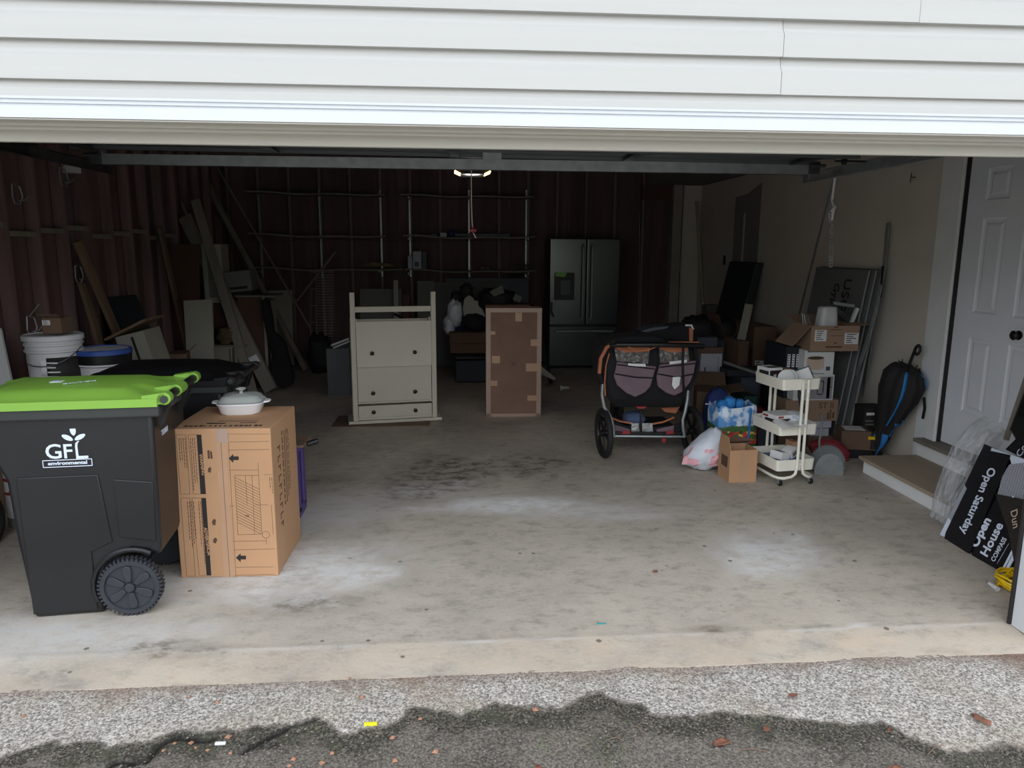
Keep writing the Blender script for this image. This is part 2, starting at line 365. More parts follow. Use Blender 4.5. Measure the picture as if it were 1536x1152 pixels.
def gravel(t, b):
    at = nod(t, 'ShaderNodeAttribute', attribute_name='stain'); sp_ = nod(t, 'ShaderNodeSeparateColor'); t.links.new(at.outputs['Color'], sp_.inputs[0])
    v = nod(t, 'ShaderNodeTexVoronoi', Scale=190); tcn = nod(t, 'ShaderNodeTexCoord'); t.links.new(tcn.outputs['Object'], v.inputs['Vector'])
    n1 = tnoise(t, 2.2, 6); n2 = tnoise(t, 105, 3, rough=.75); n3 = tnoise(t, 12, 8)
    c = mixc(t, ramp(t, n2, .34, .66), (104, 98, 94), (214, 207, 198)); c = mixc(t, mmul(t, ramp(t, n3, .5, .75), .35), c, (120, 112, 106))
    c = mixc(t, mmul(t, ramp(t, n1, .45, .7), .5), c, (150, 132, 112))
    bwn = nod(t, 'ShaderNodeRGBToBW'); t.links.new(v.outputs['Color'], bwn.inputs[0]); c = mixc(t, .4, c, bwn.outputs[0], 'SOFT_LIGHT')
    d = mixc(t, ramp(t, n2, .4, .72), (46, 42, 38), (124, 118, 106))
    d = mixc(t, mmul(t, ramp(t, n3, .45, .65), .5), d, (74, 76, 62))
    d2 = mixc(t, ramp(t, n2, .3, .75), (72, 66, 62), (142, 134, 124)); d = mixc(t, ramp(t, sp_.outputs[0], .93, .70), d, d2)
    c = mixc(t, ramp(t, sp_.outputs[0], 0, .6), c, d)
    c = mixc(t, sp_.outputs[1], c, (26, 24, 22))
    c = mixc(t, mmul(t, sp_.outputs[2], .8), c, (112, 84, 68))
    t.links.new(c, b.inputs['Base Color']); b.inputs['Roughness'].default_value = .85; b.inputs['Specular IOR Level'].default_value = .25
    bp = nod(t, 'ShaderNodeBump', Strength=.8, Distance=.006); t.links.new(n2, bp.inputs['Height']); t.links.new(bp.outputs[0], b.inputs['Normal'])
m_grav = attr_mat('exposed_aggregate', gravel)
def paint(o, fn):
    me = o.data; ca = me.color_attributes.new('stain', 'FLOAT_COLOR', 'POINT'); off = o.location
    for i, v in enumerate(me.vertices): ca.data[i].color = (*fn(v.co.x+off.x, v.co.y+off.y), 1)
# ---- garage slab
def gz(X, Y):
    if Y < 2.86: return -.014*(2.86-Y)/.2
    return .003*exp(-((Y-2.875)/.012)**2)
FX0, FX1 = -3.3, 3.7
ys = [2.65+.018*i for i in range(16)]+[2.95+.045*i for i in range(173)]
nx = 150; mb = MB()
vs = [V(FX0+(FX1-FX0)*i/nx, y+(.006*noise.noise(V(FX0+(FX1-FX0)*i/nx*3, 0, 0)) if k == 0 else 0), gz(0, y)) for k, y in enumerate(ys) for i in range(nx+1)]
mb.add(vs, [(j*(nx+1)+i, j*(nx+1)+i+1, (j+1)*(nx+1)+i+1, (j+1)*(nx+1)+i) for j in range(len(ys)-1) for i in range(nx)])
n0 = len(mb.v); fl = [V(FX0, 2.65, -.2), V(FX1, 2.65, -.2)]
mb.add([V(FX0, 2.65, -.014), V(FX1, 2.65, -.014), V(FX1, 2.65, -.2), V(FX0, 2.65, -.2)], [(0, 1, 2, 3)])
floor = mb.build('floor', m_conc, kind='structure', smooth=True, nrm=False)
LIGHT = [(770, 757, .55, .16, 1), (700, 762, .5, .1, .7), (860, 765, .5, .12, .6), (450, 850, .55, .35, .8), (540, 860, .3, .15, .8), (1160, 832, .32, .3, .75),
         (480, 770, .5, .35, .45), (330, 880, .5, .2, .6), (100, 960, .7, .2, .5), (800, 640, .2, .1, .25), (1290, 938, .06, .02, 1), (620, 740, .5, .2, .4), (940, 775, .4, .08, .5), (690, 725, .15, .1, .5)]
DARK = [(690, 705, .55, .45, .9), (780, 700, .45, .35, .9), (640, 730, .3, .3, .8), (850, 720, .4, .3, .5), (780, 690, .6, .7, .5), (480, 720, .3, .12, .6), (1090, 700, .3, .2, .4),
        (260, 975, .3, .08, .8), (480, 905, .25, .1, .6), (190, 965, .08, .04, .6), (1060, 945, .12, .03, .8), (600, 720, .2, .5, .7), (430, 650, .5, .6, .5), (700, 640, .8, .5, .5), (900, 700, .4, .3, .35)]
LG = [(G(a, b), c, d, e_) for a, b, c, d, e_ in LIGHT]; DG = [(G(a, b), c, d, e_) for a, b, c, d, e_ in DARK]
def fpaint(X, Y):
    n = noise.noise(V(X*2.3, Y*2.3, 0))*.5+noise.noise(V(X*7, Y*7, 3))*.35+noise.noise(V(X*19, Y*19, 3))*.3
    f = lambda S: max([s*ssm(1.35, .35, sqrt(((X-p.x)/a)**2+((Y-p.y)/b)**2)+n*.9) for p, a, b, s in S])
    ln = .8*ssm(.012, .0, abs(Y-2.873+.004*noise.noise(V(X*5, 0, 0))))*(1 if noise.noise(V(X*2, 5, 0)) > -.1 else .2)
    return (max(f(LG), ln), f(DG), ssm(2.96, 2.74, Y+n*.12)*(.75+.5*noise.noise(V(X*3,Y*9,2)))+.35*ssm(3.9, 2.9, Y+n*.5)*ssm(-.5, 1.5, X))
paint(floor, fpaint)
# ---- driveway
bpx = [(-60, 1135), (0, 1128), (60, 1112), (120, 1105), (200, 1108), (240, 1098), (265, 1090), (320, 1092), (400, 1085), (450, 1077), (475, 1070), (520, 1090), (575, 1084), (600, 1068), (622, 1058), (672, 1058), (690, 1068), (710, 1058), (728, 1051),
       (812, 1053), (845, 1052), (872, 1042), (905, 1031), (932, 1047), (958, 1050), (980, 1067), (1000, 1068), (1024, 1067), (1090, 1063), (1157, 1067), (1210, 1077), (1277, 1075), (1324, 1080), (1374, 1100), (1424, 1123), (1457, 1120), (1504, 1105), (1545, 1117), (1620, 1120)]
bw = [G(x, y) for x, y in bpx]
cpx = [(130, 1150), (160, 1143), (173, 1133), (200, 1133), (217, 1133), (233, 1113), (260, 1097), (300, 1103), (320, 1100)]; c2 = [(366, 1117), (400, 1097), (447, 1078), (473, 1070)]
segs = []
for P_ in (cpx, c2):
    q = [G(*p) for p in P_]; segs += list(zip(q[:-1], q[1:]))
def yb(X):
    for a, b in zip(bw[:-1], bw[1:]):
        if a.x <= X <= b.x: return a.y+(b.y-a.y)*(X-a.x)/(b.x-a.x)
    return bw[0].y if X < bw[0].x else bw[-1].y
def dseg(X, Y):
    best = 9
    for a, b in segs:
        if X < min(a.x, b.x)-.06 or X > max(a.x, b.x)+.06: continue
        dx, dy = b.x-a.x, b.y-a.y; t = max(0, min(1, ((X-a.x)*dx+(Y-a.y)*dy)/(dx*dx+dy*dy))); best = min(best, hypot(X-a.x-t*dx, Y-a.y-t*dy))
    return best
def dz(X, Y):
    z = -.016+.004*noise.noise(V(X*4, Y*4, 1))+.0025*noise.noise(V(X*40, Y*40, 1))
    z -= .008*ssm(0, .06, yb(X)-Y)
    d = dseg(X+.012*noise.noise(V(X*30, Y*30, 0)), Y+.012*noise.noise(V(X*30, Y*30, 9)))
    return z-.014*ssm(.013, 0, d)
DX0, DX1, DY0, DY1 = -2.35, 3.0, 1.85, 2.66; nx, ny = 440, 74
mb = MB(); mb.grid(nx, ny, lambda u, v: V(DX0+(DX1-DX0)*u, DY0+(DY1-DY0)*v, dz(DX0+(DX1-DX0)*u, DY0+(DY1-DY0)*v)))
drv = mb.build('driveway_edge', m_grav, kind='structure', smooth=2, nrm=False)
YB = yb
def dpaint(X, Y):
    n = noise.noise(V(X*9, Y*9, 0))*.03+noise.noise(V(X*26, Y*26, 3))*.02
    d = ssm(-.015, .02, YB(X)-Y+n)
    cr = ssm(.02, .004, dseg(X+.012*noise.noise(V(X*30, Y*30, 0)), Y+.012*noise.noise(V(X*30, Y*30, 9))))
    mu = ssm(.10, .0, 2.66-Y+n*1.6)*.55 + (.8*ssm(2.1, 2.35, X+n*4)*ssm(2.42, 2.5, Y+n) if X > 1.9 else 0)
    inn = ssm(.04, .16, YB(X)-Y+n*2.2)*(.75+.6*noise.noise(V(X*5, Y*5, 7)))
    return (d*(.96-.30*max(0, min(1, inn))), cr*.9, min(1, mu))
paint(drv, dpaint)
mb = MB(); mb.add([(-7, -14, -.03), (7, -14, -.03), (7, 1.85, -.03), (-7, 1.85, -.03), (-7, 2.66, -.03), (DX0, 2.66, -.03), (DX0, 1.85, -.03), (DX1, 1.85, -.03), (DX1, 2.66, -.03), (7, 2.66, -.03)], [(0, 1, 2, 3), (3, 6, 5, 4), (7, 2, 9, 8)])
dv2 = mb.build('driveway', m_grav, kind='structure', nrm=False); paint(dv2, lambda x, y: (0, 0, 0))
MB().add([(-60, -60, -.06), (60, -60, -.06), (60, 40, -.06), (-60, 40, -.06)], [(0, 1, 2, 3)]).build('lawn_ground', m_lawn, kind='structure', nrm=False)

# ---- left wall: sheathing boards, studs, blocking
wl = MB().box(LX-.16, FY-.15, -.02, LX-.115, BY+.2, 3.1).build('wall_left', m_sheath[1], kind='structure')
y = FY; k = 0
while y < BY+.1:
    w = random.choice((.14, .19, .235, .19)); MB().box(LX-.115, y, 0, LX-.089-random.uniform(0, .006), y+w-.006, 3.0).build('sheathing_board', m_sheath[k % 3], wl); y += w; k = k+random.choice((1, 2))
sy = [3.05+.406*i for i in range(19)]
for i, y in enumerate(sy):
    MB().box(LX-.089, y, .04, LX, y+.04, 2.95).build('stud', m_stud, wl, bevel=.002, seg=1)
for i, y in enumerate(sy[:-1]):
    if i < 14: MB().box(LX-.085, y+.041, 1.72+.03*((i*7) % 3-1), LX-.012, y+.405, 1.758+.03*((i*7) % 3-1)).build('blocking', m_gwood, wl)
MB().box(LX-.089, FY, 0, LX, BY, .04).build('sole_plate', m_stud, wl)
# ---- back wall
BX0, BX1 = LX-.1, 3.06
wb = MB().box(BX0, BY+.089, -.02, BX1+.5, BY+.13, 3.1).build('wall_back', m_backsh, kind='structure')
x = BX0
while x < BX1:
    w = 1.2; MB().box(x, BY+.078, 0, min(x+w-.004, BX1), BY+.0885, 3.0).build('sheathing_panel', m_backsh, wb); x += w
m_stud2 = mat('back_stud_wood', (128, 110, 104), .8, var=.3, scale=9, stretch=WD)
bs = PY(571, 320, BY).x
for i in range(-8, 13):
    x = bs+.41*i
    if x > BX0+.1 and x < BX1-.05: MB().box(x-.019, BY, .04, x+.019, BY+.078, 2.95).build('stud', m_stud2, wb)
MB().box(BX0+.1, BY, 0, BX1, BY+.078, .04).build('sole_plate', m_stud2, wb)
pts = [PY(300+40*i, 361+2*sin(i*.9)+1.2*(i % 2), BY-.006) for i in range(19)]
MB().tube(pts, .004, 5).build('wire', mat('old_cable', (96, 88, 84), .6), wb)
# ---- right wall (painted drywall) with door opening
DY_, DZ_ = (4.03, 5.0), (.245, 2.27)
wr = MB().box(RX, FY-.15, 0, RX+.1, DY_[0], 3.0).box(RX, DY_[1], 0, RX+.1, BY+.1, 3.0).box(RX, DY_[0], DZ_[1], RX+.1, DY_[1], 3.0).box(RX, DY_[0], 0, RX+.1, DY_[1], DZ_[0]-.02).build('wall_right', m_dry, kind='structure')
p = PX(1104, 296, RX); q = PX(1136, 392, RX)
MB().slab([V(RX-.003, p.y, 1.2), V(RX-.003, p.y, p.z), V(RX-.003, (p.y+q.y)/2, p.z+.02), V(RX-.003, q.y, p.z+.12), V(RX-.003, q.y, 1.2)], V(.003, 0, 0)).build('dark_wall_patch', m_dry2, wr)  # thin darker patch with an uneven top on the right wall
MB().box(RX-.006, PX(1113, 380, RX).y-.05, 1.2, RX-.003, PX(1113, 380, RX).y, 2.05).build('plaster_strip', m_dry, wr)
p = PX(1087, 390, RX); MB().box(RX-.01, p.y-.035, p.z-.06, RX, p.y+.035, p.z+.06).build('switch_plate', m_dpan, wr)
p = PX(1373, 266, RX); MB().tube([p, p+V(-.03, 0, 0), p+V(-.035, 0, .03), p+V(-.03, .01, -.04)], .004, 6).build('hook', m_steel, wr)
# casing, threshold, door
tr = MB().box(RX-.022, DY_[1], .25, RX, DY_[1]+.10, DZ_[1]+.1).box(RX-.022, DY_[0]-.1, .25, RX, DY_[0], DZ_[1]+.1).box(RX-.022, DY_[0], DZ_[1], RX, DY_[1], DZ_[1]+.1).build('trim_1', m_white, kind='structure', bevel=.004)
MB().box(RX-.012, DY_[1]+.1, .0, RX, DY_[1]+.24, 2.9).build('trim_2', m_white, kind='structure', bevel=.002)
MB().box(RX-.10, DY_[0]-.1, .222, RX+.1, DY_[1]+.12, .25).build('trim_3', m_sill, kind='structure', bevel=.004)
MB().box(RX-.06, DY_[0]-.1, 0.0, RX, DY_[1]+.13, .222).build('trim_4', m_white, kind='structure', bevel=.003)
def door_mesh():
    X = RX+.03; ycs = [(4.125, 4.255), (4.125, 4.42), ]
    cols = [(4.10, 4.44), (4.58, 4.90)]; cols = [(4.20, 4.44), (4.60, 4.82)]; rows = [(.50, 1.04), (1.20, 1.84), (1.96, 2.16)]
    dm = MB(); ys_ = [DY_[0]+.005, 4.20, 4.45, 4.60, 4.82, DY_[1]-.005]; zs_ = [DZ_[0]+.012, .52, 1.04, 1.21, 1.84, 1.955, 2.165, DZ_[1]-.005]
    for i in range(5):
        for j in range(7):
            y0, y1, z0, z1 = ys_[i], ys_[i+1], zs_[j], zs_[j+1]
            if i in (1, 3) and j in (1, 3, 5):
                f = [(0, 0), (.012, .008), (.03, .010), (.05, .002)]; rr = []
                for ins, dp in f: rr.append([V(X+dp, y0+ins, z0+ins), V(X+dp, y1-ins, z0+ins), V(X+dp, y1-ins, z1-ins), V(X+dp, y0+ins, z1-ins)])
                n = len(rr); fs = [(a*4+b, a*4+(b+1) % 4, (a+1)*4+(b+1) % 4, (a+1)*4+b) for a in range(n-1) for b in range(4)]+[((n-1)*4, (n-1)*4+1, (n-1)*4+2, (n-1)*4+3)]
                dm.add([p for r in rr for p in r], fs)
            else: dm.add([(X, y0, z0), (X, y1, z0), (X, y1, z1), (X, y0, z1)], [(0, 1, 2, 3)])
    dm.box(X+.012, ys_[0], zs_[0], X+.045, ys_[-1], zs_[-1]); return dm
d1 = door_mesh().build('door_1', m_door, kind='structure', nrm=False)
kp = PX(1529, 503, RX+.03)
MB().lathe([(.028, 0), (.03, .006), (.012, .012), (.012, .02), (.027, .028), (.03, .042), (.02, .052), (0, .054)], (RX+.03, kp.y, kp.z), 20, (-1, 0, 0)).build('door_knob', m_knob, d1, smooth=True)
MB().box(RX+.0, DY_[1]-.006, DZ_[0], RX+.035, DY_[1], DZ_[1]).build('weather_strip', m_ink, d1)
# back right: post, drywall return, soffit, ceiling
MB().box(3.07, BY-.12, 0, 3.2, BY+.08, 2.5).build('trim_5', mat('pale_post', (150, 142, 134), .7), kind='structure', bevel=.004)
MB().box(3.24, BY-.02, 0, RX, BY+.08, 2.5).box(3.2, BY+.04, 0, 3.24, BY+.08, 2.5).build('wall_right_return', m_dry, kind='structure')
MB().box(2.72, FY, 2.5, RX+.1, BY+.08, 2.56).box(2.68, FY, 2.5, 2.72, BY+.08, 3.0).build('ceiling_soffit', m_dry2, kind='structure')
MB().box(2.64, BY-.04, 2.3, 3.07, BY+.05, 2.5).build('trim_6', m_brownp, kind='structure')
cl = MB().box(LX-.16, FY-.15, 3.0, RX+.1, BY+.13, 3.06).build('ceiling', m_dpan, kind='structure')
y = 3.3
while y < BY: MB().box(LX, y, 2.76, 2.68, y+.04, 3.0).build('joist', m_stud, cl); y += .6

# ---- front wall: framing, siding courses, header trim, jambs
SY = 2.70; OX = 2.44
wf = MB().box(-4.4, SY+.02, 2.06, 4.6, FY, 4.0).box(-4.4, SY+.02, -.02, -OX-.03, FY, 2.06).box(OX+.05, SY+.02, -.02, 4.6, FY, 2.06).build('wall_front', m_white, kind='structure')
def course(x0, x1, z, h, off=0):
    pr = [(-.013-off, 0), (-.013-off, .008), (-.012-off, h*.60), (-.004-off, h*.68), (.006-off, h*.82), (.009-off, h+.003), (.019, h+.003), (.019, 0)]
    n = len(pr); mbb = MB(); mbb.loft([[V(x, SY+a, z+b) for a, b in pr] for x in (x0, x1)]); return mbb
zc = 2.171; cs = 0
while zc < 3.9:
    if cs in (0, 1): sp_ = [(-4.4, PY(1171, 90, SY).x), (PY(1171, 90, SY).x+.003, 4.6)]
    elif cs == 2: sp_ = [(-4.4, PY(1376, 20, SY).x), (PY(1376, 20, SY).x+.003, 4.6)]
    else: sp_ = [(-4.4, .6+.4*(cs % 3)), (.59+.4*(cs % 3), 4.6)]
    for j, (a, b) in enumerate(sp_): course(a, b, zc, .1255, .003*(1-j)).build('siding_panel', m_vinyl, wf, nrm=True)
    zc += .1255; cs += 1
MB().loft([[V(x, SY+a, 2.171+b) for a, b in ((.004, .001), (.001, -.02), (-.006, -.03), (-.006, -.056), (.019, -.056), (.019, .001))] for x in (-4.4, 4.6)]).build('siding_panel', m_vinyl, wf)
# sides of the opening: siding down to the ground
for sx in (-1, 1):
    z = .0
    while z < 2.08:
        a, b = sorted((sx*(OX+.16), sx*4.4)); course(a, b, z, .1255).build('siding_panel', m_vinyl, wf); z += .1255
# header casing: ridged fascia, drip and soffit bands
al = MB().loft([[V(x, SY+a, b) for a, b in ((-.006, 2.116), (-.020, 2.116), (-.020, 2.108), (-.014, 2.106), (-.014, 2.101), (-.021, 2.099), (-.021, 2.094), (-.015, 2.092), (-.015, 2.087), (-.022, 2.085), (-.024, 2.047), (.015, 2.047), (.015, 2.116))] for x in (-2.75, 2.75)]).build('trim_7', m_alum, kind='structure')
MB().box(-2.6, SY-.018, 2.041, 2.6, SY+.05, 2.0469).box(-2.6, SY+.05, 2.032, 2.6, SY+.085, 2.047).box(-2.6, SY+.085, 2.024, 2.6, FY, 2.047).build('trim_8', m_soff, kind='structure', bevel=.002)
MB().box(-2.5, FY+.001, 1.992, 2.5, FY+.03, 2.05).box(-2.5, FY+.03, 2.02, 2.5, FY+.1, 2.05).build('trim_9', m_soff, kind='structure', bevel=.002)
for sx in (-1, 1):
    a, b = sorted((sx*OX, sx*(OX+.03))); MB().box(a, SY-.02, 0, b, FY, 2.04).build('trim_10', m_alum, kind='structure', bevel=.003)
    a, b = sorted((sx*(OX+.0), sx*(OX+.16))); MB().box(a+(0 if sx < 0 else .03), SY-.022, 0, b-(.03 if sx < 0 else 0), SY-.001, 2.047).build('trim_11', m_alum, kind='structure', bevel=.003)
    a, b = sorted((sx*(OX-.012), sx*(OX+.02))); MB().box(a, FY+.001, 0.005, b, FY+.012, 2.03).build('trim_12', m_ink, kind='structure')
    a, b = sorted((sx*(OX+.02), sx*(OX+.2))); MB().box(a, FY, 0, b, FY+.04, 2.4).build('trim_13', m_stud, kind='structure')
# front inner framing between opening and side walls
MB().box(LX-.1, FY, 0, -OX-.2, FY+.03, 3.0).box(OX+.2, FY, 0, RX, FY+.03, 3.0).build('wall_front_inner', m_dry, kind='structure')

rf = MB().box(-5.5, 1.95, 4.0, 5.5, SY+.3, 4.03).box(-5.5, 1.9, 3.98, 5.5, 1.95, 4.18).build('added_shade_eave', m_alum, kind='structure')  # unseen eave, added to keep the upper sky off the siding
# ---- raised sectional door, tracks, strut, opener
gd = thing('garage_door', 'raised sectional garage door lying overhead just inside the opening', 'garage door', (0, 4.0, 2.22), rz=0)
ys_ = [2.98, 3.51, 4.04, 4.57, 5.10]; tl = -.008
def dzz(x): return 2.215-.008*x
for i in range(4):
    a, b = ys_[i]+.004, ys_[i+1]-.004; m_ = MB()
    m_.hexa([(-2.42, a, dzz(-2.42)+.02), (2.42, a, dzz(2.42)+.02), (2.42, b, dzz(2.42)+.02), (-2.42, b, dzz(-2.42)+.02), (-2.42, a, dzz(-2.42)+.05), (2.42, a, dzz(2.42)+.05), (2.42, b, dzz(2.42)+.05), (-2.42, b, dzz(-2.42)+.05)])
    for yy in (a+.02, b-.02): m_.bar((-2.42, yy, dzz(-2.42)+.01), (2.42, yy, dzz(2.42)+.01), .035, .025, (0, 0, 1))
    pn = m_.build('door_section', m_panel, gd)
    for x in (-2.3, -1.15, .0, 1.15, 2.3):
        MB().box(x-.03, a, dzz(x)-.006, x+.03, b, dzz(x)+.004).build('stile', m_steel, pn)
        if i: MB().cyl((x-.04, ys_[i], dzz(x)-.012), (x+.04, ys_[i], dzz(x)-.012), .010, n=8).box(x-.035, ys_[i]-.04, dzz(x)-.016, x+.035, ys_[i]+.04, dzz(x)-.006).build('hinge', m_steel, pn)
for k, (yy, w) in enumerate(((3.3, .02), (4.4, .02))): MB().bar((-2.4, yy, dzz(-2.4)-.02), (2.4, yy, dzz(2.4)-.02), .04, .03).build('stiffener', m_panel, gd)
a = PY(153, 247-5, 5.06); b = PY(1213, 272-3, 5.06)
za = PY(153, 231, 5.06).z; zb = PY(153, 247, 5.06).z; zc_ = PY(1213, 246.5, 5.06).z; zd = PY(1213, 262.5, 5.06).z
MB().slab([V(a.x, 5.06, zb), V(b.x, 5.06, zd), V(b.x, 5.06, zc_), V(a.x, 5.06, za)], V(0, .003, 0)).slab([V(a.x, 5.06, za), V(b.x, 5.06, zc_), V(b.x, 5.11, zc_+.003), V(a.x, 5.11, za+.003)], V(0, 0, .003)).slab([V(a.x, 5.06, zb), V(b.x, 5.06, zd), V(b.x, 5.075, zd), V(a.x, 5.075, zb)], V(0, 0, .003)).build('strut', m_galv, gd)
for x, z in ((a.x-.03, (za+zb)/2), (b.x+.03, (zc_+zd)/2)):
    MB().box(x-.035, 5.03, z-.03, x+.03, 5.06, z+.05).cyl((x-.05, 5.0, z+.02), (x+.05, 5.0, z+.02), .012, n=8).build('end_bracket', m_steel, gd)
for x in (-2.44, 2.44):
    for yy in ys_[1:4]: MB().cyl((x-.05, yy, dzz(x)-.03), (x-.03 if x > 0 else x+.03, yy, dzz(x)-.03), .022, n=12).cyl((x-.1, yy, dzz(x)-.03), (x+.1, yy, dzz(x)-.03), .006, n=8).build('roller', m_blk, gd)
p = PY(745, 230, 5.0); MB().box(p.x-.09, 4.98, 2.19, p.x+.03, 4.985, 2.25).build('label_plate', m_galv, gd)
for i, (x, ye, zz) in enumerate(((-2.56, 5.95, 2.175), (2.56, 5.45, 2.125))):
    t = thing('overhead_track', ('left' if i == 0 else 'right')+' galvanised overhead track of the raised garage door', 'door track', (x, 4.4, zz), group=None)
    s_ = 1 if x < 0 else -1
    MB().box(x-.002, 3.0, zz-.02, x+.002, ye, zz+.045).box(x, 3.0, zz-.022, x+s_*.03, ye, zz-.018).box(x, 3.0, zz+.043, x+s_*.03, ye, zz+.047).build('rail', m_galv if i else m_steel, t)
    for yy in (4.1, ye-.1): MB().box(x-.02-.01*s_, yy, zz, x-.003*s_, yy+.04, 2.98).build('hanger', m_galv, t)
    MB().tube([(x-s_*.03, 3.05, 2.3), (x-s_*.03, 3.4, 2.25), (x-s_*.02, 5.0, 2.24)], .006, 6).build('spring_cable', m_steel, t)
op = thing('door_opener', 'dark ceiling-mounted door opener with two warm lit lens edges', 'door opener', (PY(709, 262, 6.5).x, 6.6, 2.24))
ox = TT(op).translation.x
MB().loft([[V(ox-.16+k, 6.52+yy, 2.27), V(ox-.10+k, 6.52+yy, 2.243), V(ox+.10+k, 6.52+yy, 2.243), V(ox+.16+k, 6.52+yy, 2.27), V(ox+.16+k, 6.52+yy, 2.38), V(ox-.16+k, 6.52+yy, 2.38)] for k, yy in ((0, 0), (0, .34))]).build('housing', m_blk, op, bevel=.006)
for s_ in (-1, 1):
    MB().slab([V(ox+s_*.155, 6.5, 2.262), V(ox+s_*.105, 6.5, 2.240), V(ox+s_*.10, 6.5, 2.246), V(ox+s_*.15, 6.5, 2.272)], V(0, .2, 0)).build('lamp_lens', m_glow, op)
LT = bpy.data.lights.new('opener_lamp', 'POINT'); LT.energy = 1.6; LT.shadow_soft_size = .08; LT.color = (1, .93, .86)
lo = bpy.data.objects.new('opener_lamp', LT); COL.objects.link(lo); lo.location = (ox, 6.7, 2.16)
MB().box(ox-.02, 3.0, 2.36, ox+.02, 6.55, 2.39).build('rail', m_galv, op)
for dx in (-.03, .05): MB().box(ox+dx, 6.6, 2.38, ox+dx+.015, 6.63, 3.0).build('hanger', m_galv, op)
p0 = PY(707, 250, 5.2); p1 = PY(709, 345, 5.2); 
cd = thing('release_cord', 'thin red emergency release cord hanging from the opener rail', 'cord', (p0.x, 5.2, p1.z))
MB().tube([V(ox, 5.2, 2.362), V(p0.x, 5.2, 2.28), p0, PY(707, 300, 5.2), PY(708, 330, 5.2), p1], .004, 6).tube([p1, PY(711, 352, 5.2), PY(714, 357, 5.2)], .004, 6).build('cord', m_tan2, cd)
MB().box(p1.x-.02, 5.19, p1.z-.012, p1.x+.025, 5.21, p1.z+.004).cyl((p1.x, 5.2, p1.z-.02), (p1.x, 5.2, p1.z+.02), .008, n=8).build('pull_handle', m_red, cd)
